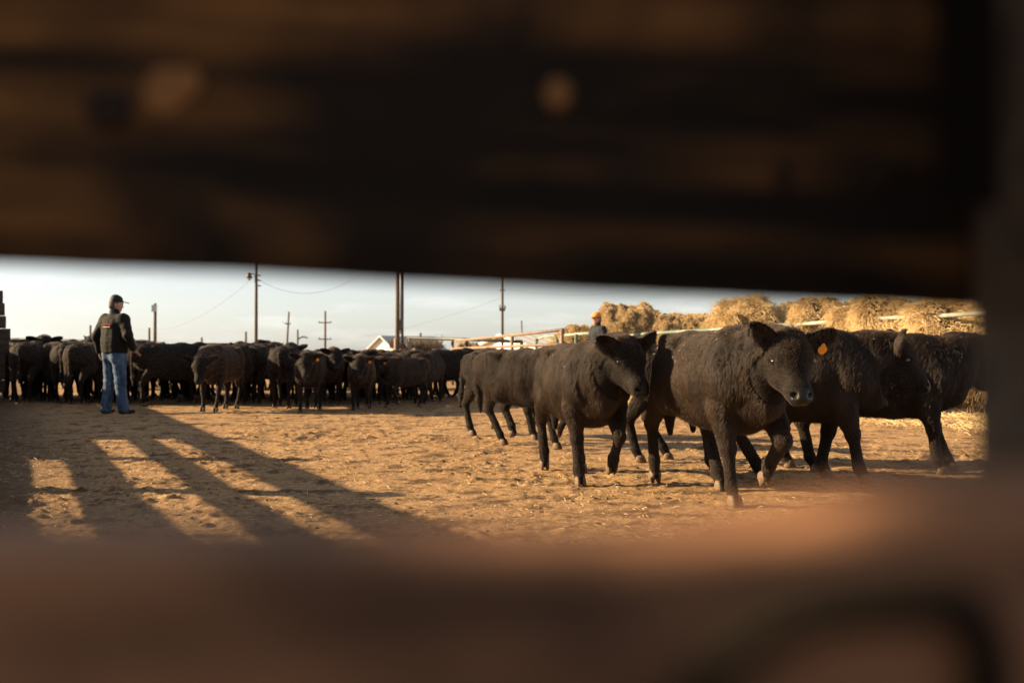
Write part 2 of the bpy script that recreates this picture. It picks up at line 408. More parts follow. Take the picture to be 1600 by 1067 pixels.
# ------------------------------------------------------------------ the camera-side fence: two planks and a post, one thing
RG = random.Random(5)
def rough_board(name, length, hgt, thick, m, parent, loc, rot=(0, 0, 0), amp=.004, seg=.05, hseg=6, seed=0., knots=(), profile=None):
    """board along local x with uneven edges; knots = (x, z, radius, depth) dents or bumps on its -y face"""
    n = max(2, int(length/seg)); X = np.linspace(-length/2, length/2, n+1)
    ring = []
    for z in np.linspace(-1, 1, hseg+1): ring.append((-1, z))
    for z in np.linspace(1, -1, hseg+1): ring.append((1, z))
    ring = np.array(ring)
    V = np.zeros((n+1, len(ring), 3))
    V[:, :, 0] = X[:, None]; V[:, :, 1] = ring[None, :, 0]*thick/2; V[:, :, 2] = ring[None, :, 1]*hgt/2
    edge = np.abs(ring[:, 1]) > .99
    V[:, edge, 1] *= .86
    Pn = V.reshape(-1, 3)*np.array((1, 6, 6))+seed
    d = fbm(Pn, 2.0, 4)
    V[:, :, 1] += d.reshape(n+1, -1)*amp*np.sign(ring[None, :, 0])*1.2
    E = np.stack([X, np.zeros_like(X)+seed, np.zeros_like(X)], -1)
    top = fbm(E, 3.0, 4)*amp*2.2; bot = fbm(E, 3.0, 4, off=40.)*amp*2.2
    wz = (ring[None, :, 1]+1)/2
    V[:, :, 2] += wz*top[:, None]+(1-wz)*bot[:, None]
    if profile is not None: V[:, :, 2] += wz*profile(X)[:, None]
    for kx, kz, kr, kd in knots:
        rr = np.sqrt((V[:, :, 0]-kx)**2+(V[:, :, 2]-kz)**2)
        V[:, :, 1] += (ring[None, :, 0] < 0)*kd*np.exp(-(rr/kr)**2)
    m_ = len(ring); I = np.arange((n+1)*m_).reshape(n+1, m_); J = np.roll(I, -1, 1)
    F = np.stack([I[:-1], J[:-1], J[1:], I[1:]], -1).reshape(-1, 4).tolist()
    F.append(tuple(I[0].tolist())); F.append(tuple(I[-1][::-1].tolist()))
    me = bpy.data.meshes.new(name); me.from_pydata(V.reshape(-1, 3).tolist(), [], F)
    bm = bmesh.new(); bm.from_mesh(me); bmesh.ops.recalc_face_normals(bm, faces=bm.faces); bm.to_mesh(me); bm.free()
    for p in me.polygons: p.use_smooth = len(p.vertices) == 4
    try: me.set_sharp_from_angle(angle=R(50))
    except Exception: pass
    o = link(name, me, m, parent); o.location = loc; o.rotation_euler = rot
    return o

nf = empty('near_plank_fence', (0, .5, 0))
tag(nf, 'dark out-of-focus plank fence framing the view, with wide boards and a post', 'fence')
def near(x, y, D): p = px(x, y, D); return (p.x, p.y-.5, p.z)
DT = .56
a = px(0, 398, DT); b_ = px(1540, 470, DT); slope = math.atan2(b_.z-a.z, b_.x-a.x)
mid = px(800, 436, DT); hb = .30
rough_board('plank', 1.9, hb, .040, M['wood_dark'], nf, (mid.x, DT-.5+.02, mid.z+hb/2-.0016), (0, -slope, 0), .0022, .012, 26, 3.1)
# the board above it
def knot(x, y, D, r, m, sc=(1, .25, 1)):
    mb = MB(); mb.ball((0, 0, 0), r, 16, 8, sc); o = mb.build('knot', m, nf, True); o.location = near(x, y, D); return o
knot(258, 140, DT-.001, .0125, M['knot'], (1, .08, 1.1)); knot(292, 128, DT-.0015, .0075, M['knot'], (1, .2, 1.2)); knot(872, 146, DT-.001, .008, M['knot'], (.9, .2, 1.1))
knot(1225, 275, DT-.001, .007, M['knot_dark'], (.8, .3, 1.2)); knot(1380, 272, DT-.001, .010, M['knot_dark'], (1, .3, .8))
knot(170, 170, DT-.001, .012, M['knot_dark'], (1.2, .2, 1)); knot(960, 160, DT-.001, .008, M['knot_dark'], (1.2, .2, .8)); knot(745, 395, DT-.001, .006, M['knot_dark'], (1.4, .3, .8))
# post on the right
p0 = px(1552, 548, .42)
rough_board('post', 2.4, .17, .13, M['wood_post'], nf, (.253+.085, .42-.5+.065, .9), (0, R(90), 0), .003, .03, 6, 8.7)
# matte black vertical strip put in for the dark slot at the upper right
pb = px(1515, 110, .40)
mb = MB(); mb.box((pb.x, .40-.5, pb.z+.02), (.024, .006, .15)); mb.build('dark_strip', M['matte_black'], nf)
# lower rail, nearer to the camera
DL = .235
bm_ = px(800, 866, DL)
def prof(X):
    return .017*np.clip((X-.02)/.09, 0, 1)**1.5
rail = rough_board('rail', 1.2, .16, .045, M['wood_rail'], nf, (bm_.x, DL-.5+.0225, bm_.z-.08), (0, 0, 0), .002, .006, 40, 5.5,
    knots=(), profile=prof)
# the dark bowed iron hoop lying against the rail's face
pts = [(1085, 1120), (1120, 1050), (1180, 995), (1260, 962), (1360, 945), (1450, 940), (1510, 952), (1540, 990), (1548, 1060), (1548, 1130)]
mb = MB(); mb.tube([near(x, y, DL-.004) for x, y in pts], .006, 8); mb.build('iron_loop', M['old_iron'], nf, True)

# ------------------------------------------------------------------ plank corral fence to the left (its shade falls across the yard)
def box_board(L_, h_, t_, m, parent, loc, rot, name='board', seed=0):
    return rough_board(name, L_, h_, t_, m, parent, loc, rot, .008, .3, 2, seed)
FA = Vector((-5.86, 7.26)); FD = Vector((-.507, 1)).normalized()
lf = empty('plank_corral_fence', (FA.x, FA.y, 0), math.atan2(FD.y, FD.x))
tag(lf, 'tall grey plank fence on the left side of the yard that shades the dirt', 'fence')
# board tops and heights worked back from the bands of shade on the dirt
rows = [(1.80, .20), (1.48, .135), (1.195, .165), (.89, .19), (.69, .19), (.49, .19), (.29, .19)]
SP = 2.45
for k in range(-4, 8):
    o = rough_board('post', 2.25, .21, .20, M['fence'], lf, (k*SP, 0, .81+RG.uniform(-.03, .02)), (0, R(90), 0), .006, .3, 2, k*1.7)
for k in range(-4, 7):
    for j, (zt, h) in enumerate(rows):
        dz_ = 0
        if k >= 2 and j < 3: h += (.10, .14, .13)[j]; dz_ = -.0
        if k == 1 and j == 2: h += .13
        o = box_board(SP-.01, h+RG.uniform(-.012, .012), .045, M['fence'], lf, (k*SP+SP/2, -.125, zt-h/2+dz_+RG.uniform(-.008, .008)), (0, R(RG.uniform(-.35, .35)), 0), seed=k*7.+j)

for k in range(-5, -2):     # unseen extra boards and posts added beside the camera to shade the near post
    for j in range(6):
        box_board(SP-.01, .19, .045, M['fence'], lf, (k*SP+SP/2, -.15, 1.95+j*.20), (0, 0, 0), seed=k*3.+j)
    rough_board('post', 3.3, .15, .14, M['fence'], lf, (k*SP, .06, 1.4), (0, R(90), 0), .006, .3, 2, k*2.7)

# end of a cross fence cut by the left edge of the picture
cf = empty('cross_plank_fence', (-10.3, 19.4, 0)); tag(cf, 'dark plank fence end cut by the picture edge beside the herd', 'fence')
cf.rotation_euler = (0, 0, 0)
ex = lambda xpx: (xpx-800)/1556*19.4+10.3
for j, (zc, h, xe) in enumerate([(2.05, .24, 3), (1.80, .24, 6), (1.555, .235, 8), (1.31, .24, 15), (1.06, .24, 13), (.81, .24, 9), (.56, .24, 9), (.31, .24, 8)]):
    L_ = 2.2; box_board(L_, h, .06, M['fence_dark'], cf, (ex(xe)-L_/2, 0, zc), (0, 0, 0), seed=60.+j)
for xx in (-.25, -1.9): box_board(2.35, .16, .16, M['fence_dark'], cf, (xx, .12, 1.15), (0, R(90), 0), 'post', 77.+xx)

# ------------------------------------------------------------------ poles, wires, buildings far behind
def pole(x, ytop, D, r, label, group='utility poles along the skyline', arms=(), mt='pole', cat='utility pole', name='utility_pole', lean=0):
    b = px(x, 548, D); t = px(x, ytop, D)
    e = empty(name, (b.x, D, 0)); tag(e, label, cat, group)
    H = t.z
    MB().tube([(0, 0, -.2), (lean*.5, 0, H*.5), (lean, 0, H)], [r*1.1, r, r*.85], 10).build('shaft', M[mt], e, True)
    for (ya, wpx) in arms:
        za = px(x, ya, D).z; ww = wpx/1556*D
        MB().box((lean*za/H, -r-.04, za), (ww, .1, .12)).build('crossarm', M[mt], e)
        for sx in (-.45, 0, .45):
            MB().tube([(sx*ww, -r-.04, za+.06), (sx*ww, -r-.04, za+.22)], [.05, .035], 6).build('insulator', M['steel'], e)
    return e
e = pole(400, 395, 42, .068, 'tall wooden yard pole carrying a small lamp on a short arm')
zz = px(400, 429, 42).z
MB().tube([(0, 0, zz), (-.18, 0, zz+.06), (-.30, 0, zz+.03)], .025, 6).build('lamp_arm', M['steel'], e)
lm = MB(); lm.tube([(-.30, 0, zz+.10), (-.30, 0, zz+.02), (-.30, 0, zz-.06), (-.30, 0, zz-.13)], [.05, .07, .12, .14], 10); lo_ = lm.build('lamp_head', M['steel'], e, True)
MB().ball((-.30, 0, zz-.15), .09, 10, 6).build('lamp_bowl', M['glass'], lo_, True)
for dz in (0, .22, .45): MB().tube([(0, -.1, zz-dz), (.22, -.12, zz-dz-.04)], .03, 6).build('insulator', M['steel'], e)
e = pole(242, 474, 60, .10, 'thick bare wooden pole rising behind the man in black', mt='pole')
MB().box((0, -.14, px(0, 482, 60).z), (.26, .2, .4)).build('meter_box', M['galv'], e)
pole(233, 512, 62, .075, 'short bare pole close beside the thick pole behind the man')
pole(141, 508, 75, .09, 'thin short pole above the left herd, left of the man')
pole(447, 487, 110, .11, 'pole with a small bracket, second right of the lamp pole', arms=((506, 9),), lean=.3)
e = pole(465, 515, 90, .09, 'low pole with a side arm near the double cross-arm pole')
MB().tube([(0, 0, px(0, 530, 90).z), (.5, 0, px(0, 526, 90).z), (.9, 0, px(0, 528, 90).z)], .07, 6).build('side_arm', M['steel'], e)
pole(508, 486, 110, .12, 'power pole with two cross-arms, one high and one low', arms=((504, 20), (530, 20)))
pole(384, 518, 120, .14, 'tiny far pole just left of the lamp pole')
pole(315, 527, 120, .14, 'tiny far pole midway between the man and the lamp pole')
pole(657, 540-20, 90, .12, 'tiny pole above the rubble heap behind the pipe fence')
pole(815, 501, 120, .10, 'faint thin pole right of the tall thin pole', mt='steel')
e = pole(785, 400, 50, .07, 'tall thin dark pole behind the pipe fence, with small fittings', arms=((484, 9),), mt='pole')
MB().tube([(-.14, 0, px(0, 453, 50).z), (.14, 0, px(0, 453, 50).z)], .035, 6).build('fitting', M['steel'], e)
e = pole(621, 395, 30, .065, 'big wooden pole beside a steel conduit and meter box near the pipe fence')
MB().tube([(.10, -.05, 1.5), (.10, -.05, 4.2)], .022, 8).build('conduit', M['galv'], e, True)
MB().tube([(.15, 0, -.1), (.15, 0, 4.2)], .038, 8).build('steel_post', M['steel'], e, True)
MB().box((.12, -.12, px(0, 508, 30).z), (.13, .12, .32)).build('meter_box', M['steel'], e)
def wire(pa, pb, sag, r, label):
    n = 22; P = []
    for i in range(n+1):
        t = i/n; p = pa.lerp(pb, t); p.z -= sag*4*t*(1-t); P.append(p-pa)
    o = MB().tube(P, r, 5).build('power_wire', M['wire'], None, True); o.location = pa
    tag(o, label, 'wire', 'wires strung between the poles')
wire(px(398, 431, 42), px(200, 510, 60), 1.0, .005, 'wire sagging from the lamp pole down to the left')
wire(px(402, 436, 42), px(640, 350, 42), 1.55, .006, 'wire dipping from the lamp pole and rising right behind the top plank')
wire(px(785, 450, 50), px(1100, 430, 40), .55, .005, 'thin wire running right from the tall thin pole')
wire(px(785, 465, 50), px(508, 530, 110), .6, .008, 'faint long wire between the tall thin pole and the two-arm pole')

# buildings
def gable(name, c, w_, l_, eave, ridge, rz, wall, roof, label, panes=0):
    e = empty(name, c, rz); tag(e, label, 'building')
    MB().add([(-w_/2, 0, 0), (w_/2, 0, 0), (w_/2, 0, eave), (0, 0, ridge), (-w_/2, 0, eave),
              (-w_/2, l_, 0), (w_/2, l_, 0), (w_/2, l_, eave), (0, l_, ridge), (-w_/2, l_, eave)],
             [(0, 1, 2, 3, 4), (9, 8, 7, 6, 5), (0, 5, 6, 1), (1, 6, 7, 2), (5, 0, 4, 9)]).build('wall', wall, e)
    for s in (-1, 1):
        n = 14; mb = MB(); th = .08
        ov = .35
        dx = s*(w_/2+ov); dz = eave-(ridge-eave)*ov/(w_/2)
        for k in range(n):      # standing-seam panels
            y0 = -ov+(l_+2*ov)*k/n; y1 = -ov+(l_+2*ov)*(k+.93)/n
            pn = MB().add([(0, y0, ridge+.02), (0, y1, ridge+.02), (dx, y1, dz+.02), (dx, y0, dz+.02),
                      (0, y0, ridge+th), (0, y1, ridge+th), (dx, y1, dz+th), (dx, y0, dz+th)],
                     [(0, 1, 2, 3), (7, 6, 5, 4), (0, 4, 5, 1), (1, 5, 6, 2), (2, 6, 7, 3), (3, 7, 4, 0)])
            if k == 0: rf = pn.build('roof', roof, e)
            else: pn.build('roof_panel', roof, rf)
    # barge boards along the gable
    for s in (-1, 1):
        MB().tube([(0, -.38, ridge-.02), (s*(w_/2+.3), -.38, eave-.15)], .1, 4).build('barge_board', M['white_wall'], e)
    return e
gable('white_barn', (px(597, 548, 120).x, 120, 0), 4.6, 9, 1.05, 2.75, R(-38), M['white_wall'], M['roof_metal'], 'white gabled barn with pale metal roof behind the herd')
gable('metal_shed', (px(800, 548, 62).x-.5, 66, 0), 11, 11, 1.0, 2.05, R(-62), M['white_wall'], M['roof_metal'], 'low broad pale-roofed shed behind the rusty pipe rail')
# long low shed at the left
e = empty('long_low_shed', (px(0, 548, 52).x-1, 52, 0), R(3)); tag(e, 'long low grey shed whose roof line shows above the left cattle', 'building')
MB().box((3.2, 1.5, .68), (9, 3, 1.36)).build('wall', M['far_wall'], e)
for k in range(9): MB().box((-.9+k*1.0, 1.4, 1.50-.02*k), (.98, 3.6, .10), 0, R(6)).build('roof_panel', M['roof_grey'], e)
# low dark windbreak fence along the far side
e = empty('far_windbreak', (0, 44, 0)); tag(e, 'low dark board windbreak along the far side of the yard', 'fence')
for k in range(32):
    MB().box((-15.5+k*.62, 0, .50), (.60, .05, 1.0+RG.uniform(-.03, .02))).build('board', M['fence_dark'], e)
MB().box((-5.8, .06, .8), (20, .06, .12)).build('rail', M['fence_dark'], e)

# ------------------------------------------------------------------ pipe fences
def pipe(pts, r, m, name, parent): return MB().tube(pts, r, 8).build(name, m, parent, True)
# dark pipe fence
def P_(x, y, D, base):
    p = px(x, y, D); return (p.x-base[0], D-base[1], p.z)
bs = (-3.0, 30)
e = empty('dark_pipe_fence', (bs[0], bs[1], 0)); tag(e, 'black round-pipe fence between the big pole and the rusty rail', 'fence')
D0, D1 = 29.5, 27
pipe([P_(637, 528, D0, bs), P_(735, 530.5, 28.5, bs), P_(815, 534, D1, bs)], .045, M['black_pipe'], 'top_rail', e)
pipe([P_(637, 556, D0, bs), P_(815, 562, D1, bs)], .035, M['black_pipe'], 'rail', e)
for x, y, D in ((637, 528, D0), (729, 531, 28.6), (815, 534, D1)): 
    q = P_(x, y, D, bs); pipe([(q[0], q[1], 0), (q[0], q[1], q[2])], .05, M['black_pipe'], 'post', e)
# old end frame with a coil
e = empty('pole_end_frame', (px(630, 548, 28.8).x, 28.8, 0)); tag(e, 'rusty gate frame at the foot of the big pole', 'gate')
pipe([(-.22, 0, 0), (-.22, 0, 1.36), (.18, 0, 1.36), (.18, 0, 0)], .05, M['tan_pipe'], 'frame', e)
th = np.linspace(0, 2*math.pi, 20); pipe([(-.02+.13*math.cos(t), 0, 1.0+.16*math.sin(t)) for t in th], .03, M['steel'], 'ring', e)
# rusty tan rail
bs = (0, 24)
e = empty('rusty_pipe_rail', (0, 24, 0)); tag(e, 'rusty tan pipe rail rising to the right towards the hay', 'fence')
pipe([P_(707, 533, 29, bs), P_(800, 524, 24, bs), P_(880, 515, 21.5, bs)], .035, M['tan_pipe'], 'top_rail', e)
pipe([P_(707, 545, 29, bs), P_(800, 541, 24, bs), P_(880, 538, 21.5, bs)], .035, M['tan_pipe'], 'rail', e)
for x, y, D in ((707, 533, 29), (800, 524, 24), (878, 515, 21.5)):
    q = P_(x, y, D, bs); pipe([(q[0], q[1], 0), (q[0], q[1], q[2])], .045, M['tan_pipe'], 'post', e)
# green pipe rail in three lengths
def green(pts, posts, label, ends=True):
    bs = (pts[0][0]-800)/1556*pts[0][2], pts[0][2]
    e = empty('green_pipe_fence', (bs[0], bs[1], 0)); tag(e, label, 'fence', 'green pipe fence in front of the hay')
    Q = [P_(*p, bs) for p in pts]
    pipe([(Q[0][0], Q[0][1], .3)]+[(Q[0][0], Q[0][1], Q[0][2]-.07)]+[(Q[0][0]+.06, Q[0][1], Q[0][2])]+Q[1:-1]+[(Q[-1][0]-.06, Q[-1][1], Q[-1][2]), (Q[-1][0], Q[-1][1], Q[-1][2]-.07), (Q[-1][0], Q[-1][1], .3)], .034, M['pale_pipe'], 'frame', e)
    for dz in (.35, .7, 1.0): pipe([(q[0], q[1], q[2]-dz) for q in Q], .028, M['green_pipe'], 'rail', e)
    for x, y, D in posts: q = P_(x, y, D, bs); pipe([(q[0], q[1], 0), (q[0], q[1], q[2])], .04, M['green_pipe'], 'post', e)
green([(838, 529, 26), (850, 526, 25.2), (870, 524.5, 24.4)], [(838, 529, 26)], 'short green pipe panel at the left end of the hay')
green([(876, 524, 24.3), (915, 521, 22.9), (954, 521, 22)], [(900, 522, 23.3)], 'green pipe panel beside the man in the orange cap')
green([(964, 526, 21.6), (1016, 521, 20.8), (1120, 515, 19.5), (1240, 507, 18.3)], [(1016, 521, 20.8), (1128, 514, 19.4)], 'long green pipe panel behind the leading calves')
green([(1243, 507, 18.2), (1340, 499, 16.6), (1460, 494, 15.2), (1600, 485, 13.6)], [(1340, 499, 16.6), (1460, 494, 15.2)], 'green pipe panel half buried in hay at the right')

# ------------------------------------------------------------------ hay and rubble
def bale(c, r, L_, rz, label, seed, lift=1., n=5200, squash=.92, name='hay_bale', loose=.5, long=.16):
    e = empty(name, c, rz); tag(e, label, 'hay bale', 'hay bales behind the green pipe fence')
    n1, n2 = 40, 48
    u = np.linspace(-1, 1, n1); t = np.linspace(0, 2*np.pi, n2, endpoint=False)
    U, T = np.meshgrid(u, t, indexing='ij')
    prof = (1-np.abs(U)**7)**.5
    prof = np.maximum(prof, .02)
    X = U*L_/2*(1); Y = np.cos(T)*r*prof; Z = np.sin(T)*r*prof*squash+r*squash
    V = np.stack([X, Y, Z], -1)
    nrm = np.stack([U**5*.7, np.cos(T)*prof, np.sin(T)*prof], -1); nrm /= np.linalg.norm(nrm, axis=-1, keepdims=True)
    V = V+nrm*(fbm(V+seed, 1.6, 4)*.30*loose*2*r+fbm(V+seed, 3.6, 3)*.16+fbm(V+seed, 9, 3)*.05)[..., None]
    V[..., 2] = np.maximum(V[..., 2], .0)
    I = np.arange(n1*n2).reshape(n1, n2); J = np.roll(I, -1, 1)
    F = np.stack([I[:-1], J[:-1], J[1:], I[1:]], -1).reshape(-1, 4)[:, ::-1]
    F = np.concatenate([F])
    me = mesh_np('hay_core', V.reshape(-1, 3), F)
    bm = bmesh.new(); bm.from_mesh(me); bmesh.ops.holes_fill(bm, edges=[ed for ed in bm.edges if ed.is_boundary], sides=0); bmesh.ops.recalc_face_normals(bm, faces=bm.faces); bm.to_mesh(me); bm.free()
    link('core', me, M['hay'], e)
    n = int(n*2.2)
    Pp, Nn, rg = sample_surface(me, n, int(seed*10) % 9999, lambda C_, N_: (C_[:, 2] > .3).astype(float)+.05)
    fl = np.stack([noise3(Pp, 2.2, seed+1), noise3(Pp, 2.2, seed+30), noise3(Pp, 2.2, seed+60)], -1)*2.2
    d = Nn*.45+fl+rg.normal(size=Pp.shape)*.55+np.array((0, 0, -.35)); d /= np.linalg.norm(d, axis=1)[:, None]
    ln = (rg.uniform(.35, 1, n)**1.5*long)[:, None]
    k = rg.normal(size=Pp.shape)*.25+np.array((0, 0, -.35))
    S = np.stack([Pp-Nn*.02, Pp+d*ln*.5, Pp+d*ln+k*ln], 1)
    tag(strands('straw', S, M['straw'], .0036, .002, e), kind='stuff')
    return e
def hb(x, D, r, L_, rz, label, seed, z=0, **k):
    return bale((px(x, 548, D).x, D, z), r, L_, R(rz), label, seed, **k)
hb(903, 26.5, .80, 1.3, 8, 'low flat-topped hay bale just left of the orange cap man', 1.3, .12, loose=.25, long=.09)
hb(872, 24.9, .60, .55, 80, 'small hay heap at the left end of the row, by the short green panel', 2.7, .1, loose=.3, n=2500)
hb(978, 25.5, 1.08, 1.7, 4, 'tall rounded hay bale standing right of the orange cap man', 4.1, .15, loose=.35, n=7500, long=.10)
hb(1066, 25.0, .93, 1.75, -4, 'long low hay bale between two taller heaps', 6.6, .2, loose=.22, n=7000, long=.10)
hb(1190, 21.6, 1.04, 2.2, 5, 'big shaggy loose hay heap with straw spiking up against the sky', 8.2, .1, loose=.45, n=11000, long=.27)
hb(1290, 18.9, .98, 1.35, -6, 'broad matted hay heap right of the shaggy heap', 9.9, .15, loose=.4, n=9000, long=.14)
hb(1372, 16.75, .93, 1.1, 14, 'pale tufted hay heap spilling over the green rail', 12.3, .12, loose=.45, n=9000, long=.22)
hb(1457, 15.8, .88, 1.0, -8, 'loose hay heap draped over the rail near the right edge', 14.8, .12, loose=.45, n=9000, long=.22)
hb(1545, 15.2, .88, 1.0, 20, 'hay heap at the far right beside the near post', 17.4, .12, loose=.4, n=7000, long=.22)
hb(230, 33, .8, 1.6, 0, 'hay bale showing above the herd beside the man in black', 31.0, -.22, loose=.2, n=2000)
hb(733, 34, .65, .9, 0, 'small hay bale seen behind the rusty rail', 33.0, .05, loose=.2, n=1800)
# rubble bank between pole and rail
rb_me = []
e = empty('rubble_bank', (px(672, 548, 33).x, 33, 0)); tag(e, 'low bank of grey broken slabs and dry weeds behind the dark pipe fence', 'rubble bank')
for k in range(46):
    x = RG.uniform(-1.3, 1.0); y = RG.uniform(-.4, .5); z = .75+.32*(1-((x+.5)/1.9)**2)+RG.uniform(-.5, 0)
    MB().box((x, y, z), (RG.uniform(.25, .6), RG.uniform(.3, .5), RG.uniform(.08, .18)), RG.uniform(-.6, .6), RG.uniform(-.3, .3), RG.uniform(-.3, .3)).build('slab', M['stone'], e)
rg = np.random.RandomState(8); n = 700
B = np.stack([rg.uniform(-1.3, .4, n), rg.uniform(-.5, .4, n), 1.05+rg.uniform(0, .1, n)], -1); d = rg.normal(size=(n, 3))*.5+np.array((0, 0, 1.))
S = np.stack([B, B+d*.10, B+d*.17+rg.normal(size=(n, 3))*.04], 1)
tag(strands('dry_weeds', S, M['straw_dark'], .008, .003, e), kind='stuff')
MB().box((0, .1, .45), (2.6, 1.0, .9)).build('earth_core', M['stone'], e)

# ------------------------------------------------------------------ litter on the dirt
rg = np.random.RandomState(21)
def scatter(n, ylo, yhi, spread=.62, power=.5):
    D = ylo*(yhi/ylo)**rg.uniform(0, 1, n); X = rg.uniform(-spread, spread, n)*D
    return X, D
# straw bits
n = 15000
X, Y = scatter(n, 4.2, 22)
clump = noise3(np.stack([X, Y, X*0], -1), .8, 3.)
keep = rg.uniform(0, 1, n) < np.clip(.35+1.3*clump, .06, 1); X = X[keep]; Y = Y[keep]; n = len(X)
Z = ground_h(X, Y)+.004
a = rg.uniform(0, 2*np.pi, n); ln = rg.uniform(.01, .055, n)
d = np.stack([np.cos(a), np.sin(a), rg.uniform(-.1, .35, n)], -1)*ln[:, None]
Pp = np.stack([X, Y, Z], -1)
S = np.stack([Pp, Pp+d*.5+rg.normal(size=(n, 3))*.002+np.array((0, 0, .003)), Pp+d], 1)
tag(strands('scattered_straw', S, M['straw'], .0018, .0014), 'bits of pale straw scattered over the dirt', 'straw', kind='stuff')
# hay on the ground near the rail and under the right-hand calves
n = 16000
t = rg.uniform(0, 1, n); X = 1.0+t*7.5+rg.normal(size=n)*.5; Y = 21-t*8.8+rg.uniform(-3.2, .9, n)*(.6+t*.55)
Z = ground_h(X, Y)+rg.uniform(0, .05, n)
a = rg.uniform(0, 2*np.pi, n); ln = rg.uniform(.04, .16, n)
d = np.stack([np.cos(a), np.sin(a), rg.uniform(-.15, .55, n)], -1)*ln[:, None]; Pp = np.stack([X, Y, Z], -1)
S = np.stack([Pp, Pp+d*.5+np.array((0, 0, .015)), Pp+d], 1)
tag(strands('spilled_hay', S, M['straw'], .0035, .002), 'loose hay trampled along the foot of the green fence', 'hay', kind='stuff')
# brushy hay against the left fence, in its shade
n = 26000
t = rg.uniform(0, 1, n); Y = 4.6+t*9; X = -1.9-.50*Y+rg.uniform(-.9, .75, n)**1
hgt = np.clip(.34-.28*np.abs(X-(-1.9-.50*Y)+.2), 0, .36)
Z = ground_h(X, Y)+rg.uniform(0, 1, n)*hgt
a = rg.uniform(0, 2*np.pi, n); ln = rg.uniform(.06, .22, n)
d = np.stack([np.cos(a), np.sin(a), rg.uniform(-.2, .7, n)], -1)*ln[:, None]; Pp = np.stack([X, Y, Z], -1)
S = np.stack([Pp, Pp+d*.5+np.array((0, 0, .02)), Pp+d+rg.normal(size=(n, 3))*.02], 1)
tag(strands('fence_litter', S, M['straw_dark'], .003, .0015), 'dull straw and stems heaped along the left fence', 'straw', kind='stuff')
# clods
icoV = []; 
def clods(n, name, label, X, Y, size):
    bm = bmesh.new(); bmesh.ops.create_icosphere(bm, subdivisions=1, radius=1); bv = np.array([v.co[:] for v in bm.verts]); bf = np.array([[v.index for v in f.verts] for f in bm.faces]); bm.free()
    n = len(X); Z = ground_h(X, Y)
    V = bv[None]*size[:, None, None]*rg.uniform(.6, 1.4, (n, 1, 3))*np.array((1, 1, .45))
    V = V*(1+.25*rg.normal(size=(n, len(bv), 1)))
    a = rg.uniform(0, 6.28, n); ca, sa = np.cos(a)[:, None], np.sin(a)[:, None]
    x = V[..., 0]*ca-V[..., 1]*sa; y = V[..., 0]*sa+V[..., 1]*ca
    V = np.stack([x+X[:, None], y+Y[:, None], V[..., 2]+Z[:, None]+size[:, None]*.05], -1)
    F = bf[None]+(np.arange(n)*len(bv))[:, None, None]
    o = link(name, mesh_np(name, V.reshape(-1, 3), F.reshape(-1, 3), False), M['clod']); tag(o, label, 'dirt clods', kind='stuff')
X, Y = scatter(16000, 4.0, 20)
cl = noise3(np.stack([X, Y, X*0], -1), .7, 13.); kp = rg.uniform(0, 1, len(X)) < np.clip(.25+1.6*cl, .05, 1); X = X[kp]; Y = Y[kp]
clods(0, 'dirt_clods', 'small dark clods of dirt and dung strewn over the yard', X, Y, .005+.017*rg.uniform(0, 1, len(X))**4)
# ------------------------------------------------------------------ calves
def nrmz(v): v = np.array(v, float); return v/np.linalg.norm(v)
def leg_front(sx, mode, dx=0., lift=None):
    """joints: shoulder point, elbow, knee, fetlock, hoof for the side sx"""
    y = .155*sx
    if mode == 'plant':
        el = (.35+.10*dx, y*1.03, .60); fe = (.38+dx, y*.9, .115); kn = (el[0]*.48+fe[0]*.52+.012, y*.97, .355)
        ho = (fe[0]+.035, y*.9, .045)
    else:   # knee up and forward, cannon folded back
        kx, kz, fx, fz = lift
        el = (.38, y*1.03, .62); kn = (kx, y*.92, kz); fe = (fx, y*.85, fz); ho = (fx-.03, y*.85, fz-.065)
    return el, kn, fe, ho
def leg_hind(sx, mode, dx=0., lift=None):
    y = .155*sx
    if mode == 'plant':
        st = (-.28+.22*dx, y*1.12, .64); fe = (-.50+dx, y*.85, .12); hk = (-.57+.62*dx, y*.95, .40+.02*abs(dx)*0); ho = (fe[0]+.04, y*.85, .045)
    elif mode == 'push':
        st = (-.30+.22*dx, y*1.12, .64); fe = (-.50+dx, y*.85, .16); hk = (-.60+.55*dx, y*.95, .43); ho = (fe[0]+.01, y*.85, .065)
    else:
        hx, hz, fx, fz = lift
        st = (-.22, y*1.12, .62); hk = (hx, y*.95, hz); fe = (fx, y*.85, fz); ho = (fx+.02, y*.85, fz-.07)
    return st, hk, fe, ho
HOOF = None
def hoof_mesh():
    mb = MB()
    for s in (-1, 1):
        V = []; n = 8
        prof = [(-.046, .033, .030), (-.030, .038, .034), (.0, .034, .032), (.024, .026, .028)]   # z, length half, width
        for z, a, b in prof:
            for k in range(n):
                t = 2*math.pi*k/n
                x = math.cos(t)*a+(.018-z*.35 if math.cos(t) > 0 else .0)*(.8 if math.cos(t) > .3 else .3); y = math.sin(t)*b*.62
                if s*y < 0: y *= .55
                V.append((x, s*.021+y*1.0, z))
        F = [(i*n+k, i*n+(k+1) % n, (i+1)*n+(k+1) % n, (i+1)*n+k) for i in range(3) for k in range(n)]
        F += [tuple(range(n))[::-1], tuple(3*n+k for k in range(n))]
        mb.add(V, F)
    me = mb.mesh('hoof', False); me.materials.append(M['hoof'])
    for p in me.polygons: p.use_smooth = len(p.vertices) == 4
    return me
HOOF = hoof_mesh()
def eye_mesh():
    me = MB().ball((0, 0, 0), .027, 14, 10).mesh('eye', True); me.materials.append(M['eye']); return me
EYE = eye_mesh()
